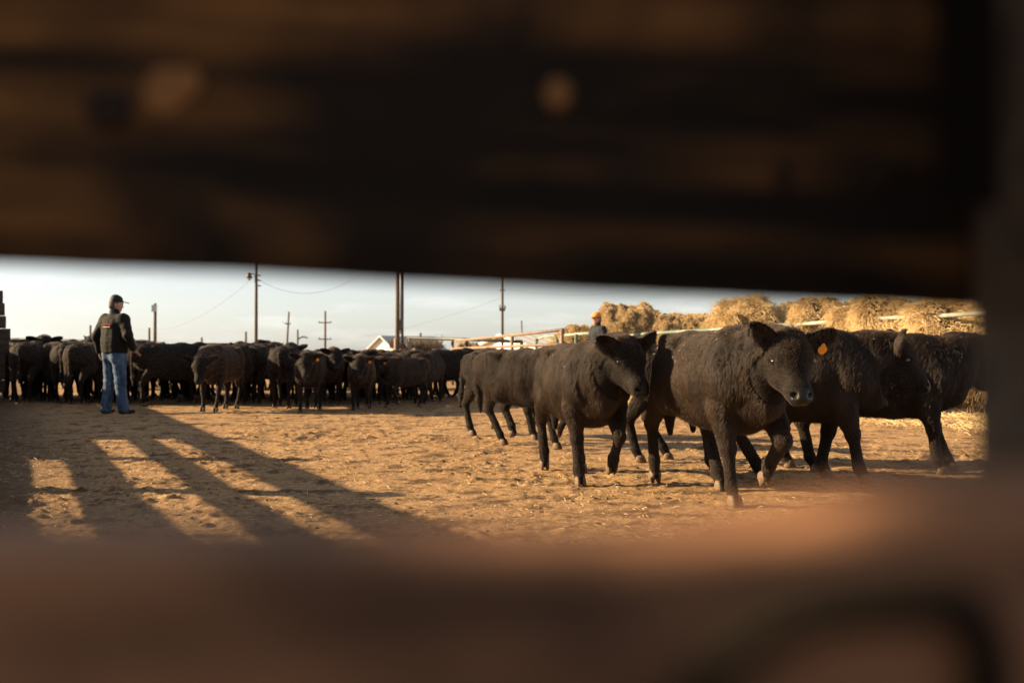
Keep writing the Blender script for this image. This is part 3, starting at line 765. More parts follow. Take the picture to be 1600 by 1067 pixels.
def tag_mesh():
    mb = MB(); V = []; n = 12
    for y in (-.0025, .0025):
        for k in range(n):
            t = 2*math.pi*k/n; x = math.cos(t)*.030; z = math.sin(t)*.036
            if z > .015: x *= .6
            V.append((x, y, z-.02))
    F = [tuple(range(n))[::-1], tuple(range(n, 2*n))]+[(k, (k+1) % n, n+(k+1) % n, n+k) for k in range(n)]
    mb.add(V, F); mb.ball((0, 0, .008), .007, 8, 6); me = mb.mesh('ear_tag'); me.materials.append(M['tag']); return me
TAG = tag_mesh()

def make_calf(label, group, h=.014, legs=None, poll=(.86, 0, 1.08), hyaw=0., hpitch=-38., nfur=60000, flen=1., frad=.0011,
              tagged=False, seed=0., tail_swing=0., furmat='fur', ear_up=(.22, .22), thin=1.0, roll=0., eartag_side=1, name='calf', fat=1.0):
    """local frame: +x nose, +y the calf's left, z up, feet at z=0; returns the Empty root"""
    legs = legs or {}
    root = empty(name); tag(root, label, 'calf', group)
    poll = np.array(poll, float)
    cy, sy_ = math.cos(R(hyaw)), math.sin(R(hyaw)); cp, sp = math.cos(R(hpitch)), math.sin(R(hpitch))
    f = np.array((cy*cp, sy_*cp, sp)); s = np.array((-sy_, cy, 0)); u = np.cross(f, s)
    if roll:
        cr, sr = math.cos(R(roll)), math.sin(R(roll)); s, u = s*cr+u*sr, u*cr-s*sr
    def H(a, b=0., c=0.): return poll+f*a*.81+s*b*1.05+u*c*1.0
    zlo = 0; lo = np.minimum((-.85, -.45, 0), np.minimum(poll-.42, H(.5)-.2)); hi = np.maximum((.80, .45, 1.28), np.maximum(poll+.2, H(.5)+.2))
    lo[2] = 0.0
    F = Field(lo, hi, h)
    sw = [(-.60, .865, .115, .135), (-.50, .855, .19, .20), (-.34, .830, .225, .235), (-.08, .775, .255*fat, .282), (.14, .768, .257*fat, .290), (.32, .785, .225, .272), (.46, .80, .185, .235), (.57, .78, .12, .18)]
    for a, b in zip(sw[:-1], sw[1:]):
        F.seg((a[0], 0, a[1]), (b[0], 0, b[1]), (a[2], a[3]), (b[2], b[3]), .05)
    for q in (-1, 1):
        F.seg((-.40, .165*q, 1.015), (-.30, .16*q, .99), .045, .045, .05)
        F.seg((-.62, .075*q, .965), (-.56, .09*q, .96), .045, .05, .06)
        F.seg((.30, .085*q, 1.00), (.40, .15*q, .80), (.07, .10), (.07, .12), .07)     # shoulder blade
        F.seg((.40, .15*q, .80), (.47, .135*q, .72), (.075, .10), .085, .06)
    F.seg((.26, 0, 1.03), (.42, 0, 1.01), (.06, .05), (.06, .05), .08)
    F.seg((.38, 0, .58), (.60, 0, .64), (.11, .10), (.08, .09), .08)                  # brisket
    F.seg((-.25, 0, .58), (.30, 0, .54), (.17, .08), (.17, .08), .10)
    F.seg((-.50, 0, 1.035), (.20, 0, 1.03), (.03, .03), (.03, .03), .06)
    # neck
    n0 = np.array((.42, 0, .83)); n3 = H(-.01, 0, -.01); n1 = n0+np.array((.17, 0, .05)); n2 = n3-f*.04-np.array((.10, 0, .05))*1.0
    n2 = n2*.75+(n0+(n3-n0)*.66)*.25
    F.chain([n0, n1, n2, n3], [(.155, .215), (.135, .18), (.125, .15), (.105, .105)], .07)
    F.seg(n1-np.array((0, 0, .14)), n2-np.array((0, 0, .08)), (.035, .06), (.03, .04), .06)    # dewlap
    # head
    hl = s
    hp = [(0, 0, .100, .080), (.070, -.014, .132, .098), (.145, -.038, .114, .104), (.225, -.056, .080, .082), (.30, -.066, .064, .064), (.36, -.076, .072, .062), (.405, -.082, .070, .050)]
    for a, b in zip(hp[:-1], hp[1:]): F.seg(H(a[0], 0, a[1]), H(b[0], 0, b[1]), (a[2], a[3]), (b[2], b[3]), .03, hl)
    F.seg(H(.02, 0, .055), H(.10, 0, .045), (.075, .04), (.07, .04), .05, hl)                # poll mop
    for q in (-1, 1):
        F.seg(H(.04, .075*q, -.105), H(.16, .055*q, -.135), .060, .048, .04, hl)              # cheek and jaw
        F.seg(H(.16, .050*q, -.135), H(.32, .022*q, -.130), .042, .032, .04, hl)
        F.seg(H(.105, .092*q, .018), H(.16, .082*q, .012), .026, .022, .025, hl)             # brow
    if h < .02:
        for q in (-1, 1):
            F.seg(H(.425, .042*q, -.060), H(.47, .060*q, -.050), (.021, .014), (.020, .013), sub=True, lat=hl)
            F.seg(H(.20, .10*q, -.135), H(.42, .05*q, -.112), (.05, .0045), (.05, .0045), sub=True, lat=hl) if False else None
        F.seg(H(.30, .085, -.112), H(.46, .0, -.112), (.014, .007), (.014, .007), sub=True, lat=hl)
        F.seg(H(.30, -.085, -.112), H(.46, .0, -.112), (.014, .007), (.014, .007), sub=True, lat=hl)
        F.seg(H(.30, 0, -.128), H(.40, 0, -.128), (.045, .02), (.045, .018), .015, hl)
        for q in (-1, 1):
            F.seg(H(.135, .112*q, -.008), H(.137, .140*q, -.008), .021, .021, sub=True, lat=hl)
    # legs
    hoofs = []
    for q, key in ((1, 'fl'), (-1, 'fr')):
        el, kn, fe, ho = leg_front(q, *legs.get(key, ('plant', 0.)))
        F.seg((.42, .14*q, .76), el, (.085, .11), (.075, .085), .06)
        F.seg(el, kn, (.080*thin, .094*thin), (.045*thin, .048*thin), .035)
        F.seg(kn, kn, .049*thin, .049*thin, .02)
        F.seg(kn, fe, (.037*thin, .041*thin), (.036*thin, .038*thin), .03)
        F.seg(fe, ho, .041*thin, (.034, .037), .02)
        hoofs.append((np.array(ho), np.array(fe), 0 if ho[2] < .06 else 1))
    for q, key in ((1, 'hl'), (-1, 'hr')):
        st, hk, fe, ho = leg_hind(q, *legs.get(key, ('plant', 0.)))
        F.seg((-.44, .10*q, .84), st, (.12, .19), (.085, .125), .07)
        F.seg(((st[0]-.10), st[1], st[2]+.06), hk, (.080, .11), (.040, .050), .05)
        F.seg(hk, hk, (.040, .048), (.040, .048), .02)
        F.seg(hk, fe, (.036*thin, .041*thin), (.036*thin, .038*thin), .03)
        F.seg(fe, ho, .041*thin, (.034, .037), .02)
        hoofs.append((np.array(ho), np.array(fe), 0 if ho[2] < .06 else 1))
    # tail
    ty = tail_swing
    F.chain([(-.64, 0, 1.0), (-.735, .02*ty, .93), (-.745, .04*ty, .72), (-.72, .1*ty, .50)], [.035, .028, .022, .024], .02)
    F.seg((-.72, .1*ty, .50), (-.71, .13*ty, .36), .036, .02, .02)
    V, Q = F.nets()
    # skin folds and lumps
    nn = fbm(V, 3.0, 2, off=seed)*(.010 if h < .02 else .006)
    ctr = V.mean(0)
    me = mesh_np('body', V, Q)
    N = np.empty(len(V)*3, np.float32); me.vertex_normals.foreach_get('vector', N); N = N.reshape(-1, 3)
    V2 = V+N*nn[:, None]
    if h < .02:    # ribs and shoulder creases, vertical folds on the flank
        fold = (noise3(V*np.array((1, .3, .22)), 9., seed+3)*.011+noise3(V, 3.2, seed+8)*.016)*np.exp(-((V[:, 2]-.80)/.24)**2)
        V2 = V2+N*fold[:, None]
        rid = noise3(V*np.array((1, 1, .22)), 20., seed+5)*.0055*np.clip((V[:, 2]-.35)/.2, 0, 1)*(V[:, 0] < .62)
        V2 = V2+N*rid[:, None]
    # ears joined into the same mesh
    EV = []; EF = []; base = len(V2)
    earpts = []
    for q, up_ in ((1, ear_up[0]), (-1, ear_up[1])):
        L_ = .215; nu, nv = 9, 7
        d = nrmz(s*q*1.0+u*up_-f*.22); out_ = nrmz(f*.85+u*.15-d*np.dot(f*.85+u*.15, d)); wv = np.cross(d, out_)
        c0 = H(.005, .085*q, .015)
        for side in (0, 1):
            for i in range(nu):
                t = i/(nu-1); wd = .062*math.sin(math.pi*min(1, (t*.80+.18))**.95)**.55+.004
                for j in range(nv):
                    v = -1+2*j/(nv-1)
                    p = c0+d*L_*t+wv*wd*v+out_*(.030*(v*v)*(1-t*.5)-.018)*(1-t*.3)
                    p = p-out_*(.013*(1-abs(v)**3) if side else 0)
                    EV.append(p)
        for side in (0, 1):
            o = (0 if q == 1 else 2*nu*nv)+side*nu*nv
            for i in range(nu-1):
                for j in range(nv-1):
                    qd = (o+i*nv+j, o+(i+1)*nv+j, o+(i+1)*nv+j+1, o+i*nv+j+1)
                    EF.append(qd if (side == 0) == (q == -1) else qd[::-1])
        o = 0 if q == 1 else 2*nu*nv; m_ = nu*nv
        rim = [i*nv for i in range(nu)]+[(nu-1)*nv+j for j in range(1, nv)]+[i*nv+nv-1 for i in range(nu-2, -1, -1)]
        for a, b in zip(rim[:-1], rim[1:]):
            qd = (o+a, o+b, o+m_+b, o+m_+a); EF.append(qd if q == 1 else qd[::-1])
        earpts.append((c0+d*L_*.55+out_*.006, d, out_, wv, q))
    EV = np.array(EV); EF = np.array(EF)+base
    Vall = np.concatenate([V2, EV]); Qall = np.concatenate([Q, EF])
    bpy.data.meshes.remove(me)
    me = mesh_np('body', Vall, Qall)
    me.materials.append(M['hide']); me.materials.append(M['muzzle'])
    mz = H(.452, 0, -.066)
    m = len(me.polygons); Cc = np.empty(m*3, np.float32); me.polygons.foreach_get('center', Cc); Cc = Cc.reshape(-1, 3)
    me.polygons.foreach_set('material_index', (np.linalg.norm((Cc-mz)*np.array((1, 1, 1)), axis=1) < .064).astype(np.int32))
    body = link('body', me, None, root)
    # hoofs, eyes, tag
    for ho, fe, lifted in hoofs:
        o = bpy.data.objects.new('hoof', HOOF); col.objects.link(o); o.parent = root
        o.location = (ho[0], ho[1], ho[2]+.002)
        if lifted:
            d = ho-fe; o.rotation_euler = (0, R(68) if ho[2] < fe[2]-.0 and ho[2] > .1 else R(38), 0)
    for q in (-1, 1):
        o = bpy.data.objects.new('eye', EYE); col.objects.link(o); o.parent = root; o.location = H(.137, .103*q, -.008)
    if tagged:
        for (c, d, o_, wv_, q) in earpts:
            if q != eartag_side: continue
            o = bpy.data.objects.new('ear_tag', TAG); col.objects.link(o); o.parent = root
            o.location = c+o_*.012-np.array((0, 0, .035))
            y_ = Vector(o_).normalized(); z_ = (Vector((0, 0, 1))-y_*y_.z).normalized(); x_ = y_.cross(z_)
            o.rotation_euler = Matrix((x_, y_, z_)).transposed().to_euler()
    # coat
    if nfur:
        eyes = [H(.137, .103*q, -.008) for q in (-1, 1)]
        def wgt(C_, N_):
            w_ = np.ones(len(C_)); w_[np.linalg.norm(C_-mz, axis=1) < .068] = 0
            for e_ in eyes: w_[np.linalg.norm(C_-e_, axis=1) < .026] = 0
            return w_
        Pp, Nn, rg = sample_surface(me, nfur, int(seed*7+3) % 9999, wgt)
        relp = Pp-poll; along = relp@f
        headm = ((np.linalg.norm(Pp-H(.18, 0, -.05), axis=1) < .27) & (along > .0)).astype(float)
        mop = np.exp(-(np.linalg.norm(Pp-H(.05, 0, .06), axis=1)/.12)**2)
        neckm = np.exp(-((Pp[:, 0]-.55)/.25)**2)*(Pp[:, 2] > .7)
        legm = np.clip((.52-Pp[:, 2])/.15, 0, 1)
        body_len = .036+.012*neckm-.026*legm
        ln = body_len*(1-headm)+.007*headm+.017*mop
        ln = ln*flen*rg.uniform(.55, 1.15, nfur)
        comb = np.tile(np.array((-.55, 0, -.75)), (nfur, 1)); comb[headm > .5] = -f*.9
        comb = comb*(1-legm[:, None])+np.array((0, 0, -1.))*legm[:, None]
        top = np.clip((Nn[:, 2]-.3)/.5, 0, 1)[:, None]; comb = comb*(1-top)+np.array((-.9, 0, .1))*top
        cl = np.stack([noise3(Pp, 5., seed+1), noise3(Pp, 5., seed+50), noise3(Pp, 5., seed+90)], -1)*1.3
        Pe = Pp*np.array((1, 1, .3)); cl2 = np.stack([noise3(Pe, 30., seed+7), noise3(Pe, 30., seed+57), noise3(Pe, 30., seed+97)], -1)*1.3
        d = comb+cl*.6+cl2*((.32 if h < .02 else .08)+1.2*mop[:, None]+.35*neckm[:, None])+rg.normal(size=Pp.shape)*.2
        d -= Nn*(d*Nn).sum(1)[:, None]
        d = d*.95+Nn*(.24+.5*mop[:, None]+.10*neckm[:, None]+.12*top)
        d /= np.linalg.norm(d, axis=1)[:, None]
        ln = ln[:, None]
        dr = np.array((0, 0, -.30))*ln
        S = np.stack([Pp-Nn*.004, Pp+d*ln*.5+Nn*ln*.12, Pp+d*ln-Nn*ln*.12+dr], 1)
        # muzzle and eye stay clear of long hair
        fo = strands('fur', S, M[furmat], frad, frad*.35, root); tag(fo, kind='stuff')
    return root
def put(o, X, D, heading, s=1.0):
    o.location = (X, D, gz(X, D)-.0); o.rotation_euler = (0, 0, R(heading-90)); o.scale = (s, s, s); return o

GL = 'calves walking past close to the camera'
lead = make_calf('shaggy black calf with orange ear tag walking towards the camera, nearest of all', GL, .0125,
    legs=dict(fr=('plant', .05), fl=('lift', 0, (.56, .40, .42, .235)), hr=('push', -.20), hl=('plant', .26)),
    poll=(.80, .03, .975), hyaw=-13, hpitch=-40, nfur=210000, flen=1.0, tagged=True, seed=1.2, ear_up=(.40, .95))
put(lead, 1.41, 6.84, 17, 1.03)
c3 = make_calf('black calf with lifted foreleg and head turned right, left of the tagged leader', GL, .0135,
    legs=dict(fr=('plant', .02), fl=('lift', 0, (.54, .37, .44, .20)), hr=('push', -.10), hl=('plant', .10)),
    poll=(.76, .10, 1.03), hyaw=20, hpitch=-44, nfur=170000, seed=4.4, ear_up=(.85, .40))
put(c3, .53, 7.78, 14, .96)
c2 = make_calf('black calf trotting right with both hind legs apart, behind the calf with lifted foreleg', GL, .015,
    legs=dict(fr=('plant', .12), fl=('lift', 0, (.52, .38, .40, .22)), hr=('plant', .24), hl=('lift', 0, (-.42, .40, -.30, .20))),
    poll=(.80, .02, 1.0), hyaw=22, hpitch=-42, nfur=120000, seed=7.7, ear_up=(.5, .5), tail_swing=.4)
put(c2, .14, 10.45, 52, .92)
c1 = make_calf('brownish-black calf furthest left of the walking line, mostly behind the trotting one', GL, .016,
    legs=dict(fr=('plant', .12), fl=('plant', -.10), hr=('plant', -.02), hl=('lift', 0, (-.46, .40, -.36, .21))),
    poll=(.84, .0, .97), hyaw=0, hpitch=-45, nfur=42000, seed=9.3, tail_swing=-.8)
put(c1, -.05, 11.6, 50, .93)
c3b = make_calf('black calf half hidden between the lead calf and the one with lifted foreleg', GL, .016,
    legs=dict(fr=('plant', -.10), fl=('lift', 0, (.50, .40, .36, .23)), hr=('plant', -.02), hl=('plant', .22)),
    poll=(.86, .0, 1.0), hyaw=0, hpitch=-50, nfur=42000, seed=12.9)
put(c3b, 1.62, 8.95, 78, .96)
c5 = make_calf('black calf in right profile following close behind the tagged leader', GL, .0135,
    legs=dict(fr=('plant', .10), fl=('plant', -.14), hr=('plant', .26), hl=('plant', -.08)),
    poll=(.73, .02, .965), hyaw=2, hpitch=-37, nfur=190000, flen=1.15, seed=15.1, ear_up=(.75, .75))
put(c5, 2.12, 7.62, 78, 1.02)
c6 = make_calf('shaggy black calf at the far right, its head hidden by the near post', GL, .0145,
    legs=dict(fr=('plant', .06), fl=('plant', .20), hr=('plant', -.02), hl=('plant', -.20)),
    poll=(.80, .16, .98), hyaw=55, hpitch=-40, nfur=150000, flen=1.25, seed=18.5, fat=1.05)
put(c6, 3.02, 8.30, 80, 1.03)

rg_ = np.random.RandomState(5)
for root_, nn_ in ((lead, 34), (c5, 24), (c6, 20), (c3, 8)):
    bd = [c for c in root_.children if c.name.startswith('body')][0]
    Pp, Nn, rg = sample_surface(bd.data, nn_, 77, lambda C_, N_: ((C_[:, 2] > .85) & (C_[:, 0] < .6)).astype(float))
    d = rg.normal(size=Pp.shape); d -= Nn*(d*Nn).sum(1)[:, None]*.8; d /= np.linalg.norm(d, axis=1)[:, None]
    S = np.stack([Pp+Nn*.018, Pp+Nn*.022+d*.007, Pp+Nn*.02+d*.016], 1)
    tag(strands('clinging_straw', S, M['straw'], .0014, .001, root_), kind='stuff')

# herd prototypes, then copies
HG = 'black cattle packed across the far side of the yard'
protos = {}
def P0(key, **k): protos[key] = dict(k)
LB = dict(h=.025, nfur=20000, flen=.62, frad=.0022, furmat='fur_herd', thin=.86, fat=.96)
def proto(key, **k):
    o = make_calf('x', HG, seed=hash(key) % 7+1.3 if False else len(protos)*3.1+2, **{**LB, **k}); protos[key] = [o, False]
proto('up', legs=dict(fr=('plant', .04), fl=('plant', -.06), hr=('plant', -.05), hl=('plant', .1)), poll=(.82, 0, 1.03), hyaw=0, hpitch=-46)
proto('walk', legs=dict(fr=('plant', .03), fl=('lift', 0, (.52, .37, .42, .20)), hr=('plant', -.12), hl=('plant', .15)), poll=(.84, 0, .98), hyaw=5, hpitch=-52, tagged=True)
proto('low', legs=dict(fr=('plant', .0), fl=('plant', .14), hr=('plant', -.08), hl=('plant', .08)), poll=(.95, .05, .84), hyaw=10, hpitch=-62)
proto('turn', legs=dict(fr=('plant', -.02), fl=('plant', .08), hr=('plant', .1), hl=('plant', -.1)), poll=(.76, .20, 1.02), hyaw=62, hpitch=-42, tagged=True)
proto('turnr', legs=dict(fr=('plant', .05), fl=('plant', -.08), hr=('plant', -.1), hl=('plant', .06)), poll=(.76, -.20, 1.02), hyaw=-62, hpitch=-42, tagged=True, eartag_side=1)
def herd(key, xpx, D, heading, s, label):
    o, used = protos[key]
    if used: o = copy_tree(o)
    protos[key][1] = True
    k_ = 1.0 if xpx < 280 else (.95 if xpx < 440 else .90 if D < 19 else .86)
    put(o, (xpx-800)/1556*D, D, heading+math.degrees(math.atan((800-xpx)/1556)), s*k_); o['label'] = label; o['group'] = HG
    return o
BACK = 'black animal deep in the herd, %s'
F_ = [
 ('turn', 18, 20.4, 195, 1.07, 'black cow at the left edge beside the fence end, standing in shade'),
 ('up', 48, 19.6, 165, 1.08, 'black cow seen from behind in the shade, second from the left edge'),
 ('turnr', 82, 20.0, 190, 1.08, 'shaded cow rump third from the left edge'),
 ('walk', 108, 19.4, 170, 1.06, 'shaded cow rump fourth from the left edge'),
 ('up', 138, 19.0, 155, 1.05, 'brown-tinged cow rump just left of the man in black'),
 ('turn', 168, 19.6, 180, 1.04, 'cow rump hidden mostly behind the man in black'),
 ('up', 212, 19.0, 178, 1.04, 'narrow rump with hanging tail right beside the man in black'),
 ('walk', 262, 18.6, 128, 1.05, 'long black cow turned away to the right, just right of the man in black'),
 ('turn', 300, 19.4, 20, 1.06, 'black calf looking over the long cow, right of the man in black'),
 ('low', 345, 16.7, -22, 1.05, 'black calf with lowered head facing left, third group right of the man'),
 ('turn', 378, 18.6, 168, 1.08, 'broad black rump just right of the calf with the lowered head'),
 ('turnr', 405, 19.0, 168, 1.08, 'black rump below the lamp pole'),
 ('up', 446, 17.6, 172, 1.10, 'black cow seen from behind with its tail down, left of the facing calf'),
 ('walk', 486, 16.3, -6, .98, 'calf with orange ear tag stepping towards the camera below the two-arm pole'),
 ('up', 512, 18.9, 10, 1.04, 'dark calf tucked behind the facing calf below the two-arm pole'),
 ('turnr', 535, 19.5, 190, 1.0, 'dark rump between the two calves that face the camera'),
 ('walk', 566, 17.0, -4, .95, 'calf with orange ear tag facing the camera, below the white barn'),
 ('up', 596, 19.2, -25, 1.04, 'black calf standing behind the two ear-tagged ones'),
 ('walk', 634, 17.9, -44, .92, 'ear-tagged calf turned left below the rusty gate frame'),
 ('up', 668, 19.4, 160, 1.06, 'black cow rump right of the ear-tagged calf turned left'),
 ('turn', 695, 20.0, 120, 1.08, 'black cow turned away just left of the walking line'),
 ('turnr', 725, 21.3, 75, 1.08, 'black cow behind the walking line, under the rusty rail'),
]
for a in F_: herd(*a)
rr = random.Random(4)
def back_row(y0, y1, n, D, s0, kinds):
    for k in range(n):
        x = y0+(y1-y0)*(k+.5)/n+rr.uniform(-9, 9)
        herd(rr.choice(kinds), x, D+rr.uniform(-.7, .7), rr.choice([0, 15, -20, 10, 130, 160, 180, -160, 90, -80]), s0*rr.uniform(.93, 1.06), BACK % ('left of the man in black' if x < 165 else 'between the man in black and the lamp pole' if x < 400 else 'between the lamp pole and the big double pole' if x < 622 else 'right of the big double pole'))
back_row(5, 225, 11, 21.4, 1.12, ['up', 'turn', 'turnr'])
back_row(245, 705, 22, 20.5, .99, ['up', 'turn', 'walk', 'turnr'])
back_row(230, 720, 16, 22.3, 1.0, ['up', 'turn', 'turnr'])
back_row(60, 700, 13, 26, 1.0, ['up', 'turn', 'turnr'])
back_row(300, 420, 3, 23.0, 1.08, ['up', 'walk'])

# ------------------------------------------------------------------ people
def finger(F, base, d, bend, L_, r):
    """a bent three-joint finger"""
    base = np.array(base, float); d = nrmz(d); b = np.array(bend, float)
    p1 = base+d*L_*.42; d2 = nrmz(d+b*.45); p2 = p1+d2*L_*.32; d3 = nrmz(d+b*.9); p3 = p2+d3*L_*.26
    F.chain([base, p1, p2, p3], [r, r*.95, r*.88, r*.75], .004)
def hand(F, wrist, d, palm_n, side):
    """side: direction of the thumb"""
    wrist = np.array(wrist, float); d = nrmz(d); n = nrmz(palm_n); t = nrmz(side)
    kn = wrist+d*.085
    F.seg(wrist, kn, (.032, .018), (.040, .016), .012, t)
    for k, (o, L_) in enumerate([(.030, .072), (.010, .080), (-.010, .075), (-.029, .060)]):
        finger(F, kn+t*o-d*.006, d+t*(.10-.07*k), n*.55, L_, .0088)
    b = wrist+d*.022+t*.026
    F.chain([b, b+nrmz(t*.8+d*.7)*.042, b+nrmz(t*.8+d*.7)*.042+nrmz(d+t*.25+n*.3)*.034], [.013, .011, .009], .008)

def person(name, label, loc, rz, shoulder_h=1.50, armR=None, armL=None, head_yaw=0, jacket='jacket', legs_=True, cap='cap_black', logo=True, scale=1.0, stoop=0.):
    root = empty(name, loc, rz); tag(root, label, 'person'); root.scale = (scale,)*3
    st = stoop
    S = {1: np.array((st, .205, 1.49)), -1: np.array((st, -.205, 1.49))}
    E = {1: np.array(armL[0]), -1: np.array(armR[0])}; W = {1: np.array(armL[1]), -1: np.array(armR[1])}
    hipz = .93; K = {1: np.array((.03, .135, .50)), -1: np.array((.0, -.12, .50))}
    A = {1: np.array((-.02, .155, .085)), -1: np.array((.03, -.155, .085))}
    hy = R(head_yaw); hf = np.array((math.cos(hy), math.sin(hy), -.10)); hf /= np.linalg.norm(hf); hs = np.array((-math.sin(hy), math.cos(hy), 0)); hu = np.cross(hf, hs)
    HC = np.array((st+.03, 0, 1.70))
    def HH(a, b, c): return HC+hf*a+hs*b+hu*c
    F = Field((-.35, -.62, 0), (.75, .62, 1.90), .0105)
    F.seg((0, 0, .95), (0, 0, 1.12), (.16, .11), (.145, .10), .05); F.seg((0, 0, 1.12), (st*.8, 0, 1.38), (.145, .10), (.165, .115), .05)
    F.seg((st, .12, 1.47), (st, -.12, 1.47), .06, .06, .06); F.seg((st, 0, 1.46), HH(-.01, 0, -.09), .06, .058, .04)
    for q in (-1, 1):
        F.seg(S[q], E[q], .050, .040, .04); F.seg(E[q], W[q], .040, .027, .02)
        F.seg((0, .095*q, .93), K[q], .085, .058, .04); F.seg(K[q], A[q], .055, .038, .03)
        F.seg(A[q], A[q]+np.array((.14, .02*q, -.045)), .038, .03, .02)
    # head with face
    F.seg(HH(-.015, 0, .03), HH(.012, 0, .02), (.078, .092), (.076, .09), .03, hs)
    F.seg(HH(.02, 0, -.02), HH(.045, 0, -.085), (.062, .05), (.040, .028), .035, hs)
    F.seg(HH(.084, 0, .012), HH(.100, 0, -.026), .009, .012, .012, hs)
    F.seg(HH(.080, 0, .030), HH(.078, 0, .030), (.045, .012), (.045, .012), .012, hs)
    F.seg(HH(.082, .016, -.056), HH(.082, -.016, -.056), .008, .008, .012)
    F.seg(HH(.060, 0, -.03), HH(.062, 0, -.075), (.045, .028), (.036, .024), .02, hs)
    for q in (-1, 1):
        F.seg(HH(-.01, .076*q, .012), HH(-.014, .088*q, -.018), (.008, .016), (.007, .012), .006, hf)
        F.seg(HH(.092, .030*q, .010), HH(.10, .031*q, .010), .010, .010, sub=True)
    for q in (-1, 1):
        d = nrmz(W[q]-E[q]); d = nrmz(d+np.array((.25, 0, 0)))
        hand(F, W[q], d if not (q == -1 and armR[2] is not None) else armR[2], (0, -q*1., 0) if q == 1 else (0, .3, -1.) if armR[2] is not None else (0, 1., 0), (1, 0, 0.) if not (q == -1 and armR[2] is not None) else (0, 1, .1))
    V, Q = F.nets(); link('body', mesh_np('body', V, Q), M['skin'], root)
    for q in (-1, 1):
        o = MB().ball((0, 0, 0), .010, 8, 6).build('eye', M['eye'], root, True); o.location = HH(.088, .030*q, .010)
    # hair under the cap
    F = Field(HC-.14, HC+.15, .008); F.seg(HH(-.022, 0, .035), HH(-.01, 0, .035), (.086, .098), (.084, .095), .02, hs); F.seg(HH(-.05, 0, -.03), HH(-.03, 0, -.03), (.062, .06), (.06, .05), .02, hs)
    F.seg(HH(.13, 0, 0), HH(.13, 0, -.15), (.2, .08), (.2, .08), sub=True, lat=hs)
    V, Q = F.nets(); link('hair', mesh_np('hair', V, Q), M['hair'], root)
    # cap
    F = Field(HC-.20, HC+.28, .008)
    F.seg(HH(-.012, 0, .075), HH(.006, 0, .07), (.098, .085), (.096, .082), .02, hs)
    F.seg(HH(-.012, 0, .00), HH(-.012, 0, -.10), (.3, .3), (.3, .12), sub=True) if False else None
    sub_c = HH(0, 0, -.055); F.seg(sub_c-hf*.12, sub_c+hf*.12, (.30, .100), (.30, .100), sub=True, lat=hs)
    F.seg(HH(.09, 0, .058), HH(.165, 0, .046), (.070, .006), (.050, .006), .012, hs)
    V, Q = F.nets(); link('cap', mesh_np('cap', V, Q), M[cap], root)
    # jacket
    F = Field((-.35, -.60, .80), (.75, .60, 1.66), .0105)
    F.seg((0, 0, 1.00), (0, 0, 1.12), (.222, .170), (.225, .170), .05); F.seg((0, 0, 1.12), (st*.8, 0, 1.36), (.225, .170), (.235, .160), .05)
    F.seg((st, .15, 1.44), (st, -.15, 1.44), (.09, .08), (.09, .08), .07)
    F.seg((st, 0, 1.50), HH(-.01, 0, -.115), (.085, .082), (.080, .075), .03)
    for q in (-1, 1):
        F.seg(S[q]-np.array((0, .02*q, .02)), E[q], (.092, .095), (.072, .076), .05); F.seg(E[q], W[q]-nrmz(W[q]-E[q])*.015, (.070, .070), (.050, .050), .03)
    F.seg((-.3, 0, .86), (.3, 0, .86), (.6, .085), (.6, .085), sub=True, lat=(0, 1, 0))
    V, Q = F.nets()
    me = mesh_np('jacket', V, Q); N = np.empty(len(V)*3, np.float32); me.vertex_normals.foreach_get('vector', N); N = N.reshape(-1, 3)
    V = V+N*(noise3(V*np.array((1, 1, .35)), 14., 3.)*.012+noise3(V*np.array((.5, .5, 1)), 22., 9.)*.007)[:, None]
    bpy.data.meshes.remove(me); link('jacket', mesh_np('jacket', V, Q), M[jacket], root)
    if logo:
        mb = MB(); xs_ = np.linspace(-.085, .085, 15)
        def back(y, z): return -.172-.0*y+abs(y)*.09
        P = [(back(y, 0)+.0, y, 1.375+.012*math.sin(y*150)+.012*(1-(y/.09)**2)) for y in xs_]
        mb.tube(P, .006, 6); mb.tube([(back(y, 0), y, 1.395-.02*abs(y)/.085) for y in (-.04, -.02, 0, .02, .04)], .004, 6)
        mb.build('logo', M['logo_red'], root)
        mb = MB(); 
        for k in range(7): mb.box((back(.0, 0)-.001+abs(-.06+k*.02)*.09, -.06+k*.02, 1.348), (.010, .013, .010))
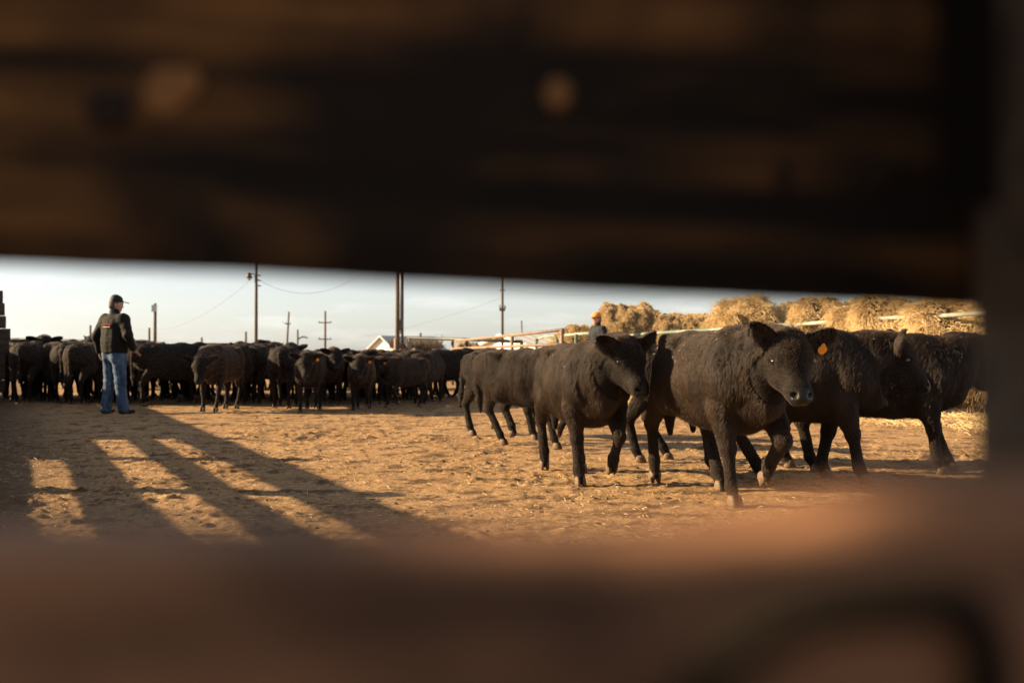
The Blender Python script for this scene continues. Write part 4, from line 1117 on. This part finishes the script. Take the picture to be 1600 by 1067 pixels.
        mb.build('logo_lettering', M['logo_white'], root)
    if legs_:
        F = Field((-.30, -.40, .02), (.35, .40, 1.10), .0105)
        F.seg((0, 0, .93), (0, 0, 1.05), (.178, .135), (.172, .128), .04)
        for q in (-1, 1):
            F.seg((0, .090*q, .92), K[q], (.112, .118), (.085, .088), .045); F.seg(K[q], A[q]+np.array((.0, 0, -.02)), (.082, .085), (.078, .084), .03)
            F.seg((-.06, .08*q, .93), (-.07, .08*q, .86), .08, .07, .05)
        V, Q = F.nets(); me = mesh_np('jeans', V, Q); N = np.empty(len(V)*3, np.float32); me.vertex_normals.foreach_get('vector', N); N = N.reshape(-1, 3)
        cr = np.exp(-((V[:, 2]-.12)/.14)**2)+.8*np.exp(-((V[:, 2]-.50)/.10)**2)+.35
        V = V+N*(noise3(V*np.array((.6, .6, 1.5)), 13., 5.)*.020*cr)[:, None]
        bpy.data.meshes.remove(me); link('jeans', mesh_np('jeans', V, Q), M['jeans'], root)
        for q in (-1, 1):
            F = Field((-.2, -.3, 0), (.36, .3, .25), .009)
            a = A[q]; F.seg(a+np.array((-.05, 0, -.045)), a+np.array((.16, .03*q, -.05)), (.046, .038), (.044, .030), .03); F.seg(a, a+np.array((0, 0, .07)), .055, .055, .04)
            V, Q = F.nets(); link('boot', mesh_np('boot', V, Q), M['boot'], root)
    return root
mx_, md_ = (179-800)/1556*16.0, 16.0
person('person', 'man in black jacket, black cap and blue jeans seen from behind', (mx_, md_, gz(mx_, md_)), R(66), head_yaw=-46,
       armR=((-.05, -.32, 1.22), (.05, -.335, 1.0), (.70, -.25, -.65)), armL=((-.09, .29, 1.20), (-.04, .27, .95), None), scale=1.03)
ox, od = (938-800)/1556*21.2, 21.2
person('person', 'man in an orange cap and dark coat beside the green fence by the hay', (ox, od, gz(ox, od)), R(205), head_yaw=5,
       armR=((.05, -.33, 1.22), (.26, -.24, 1.05), None), armL=((.05, .33, 1.22), (.26, .24, 1.05), None), cap='cap_orange', jacket='navy', logo=False, scale=.98, stoop=.06)
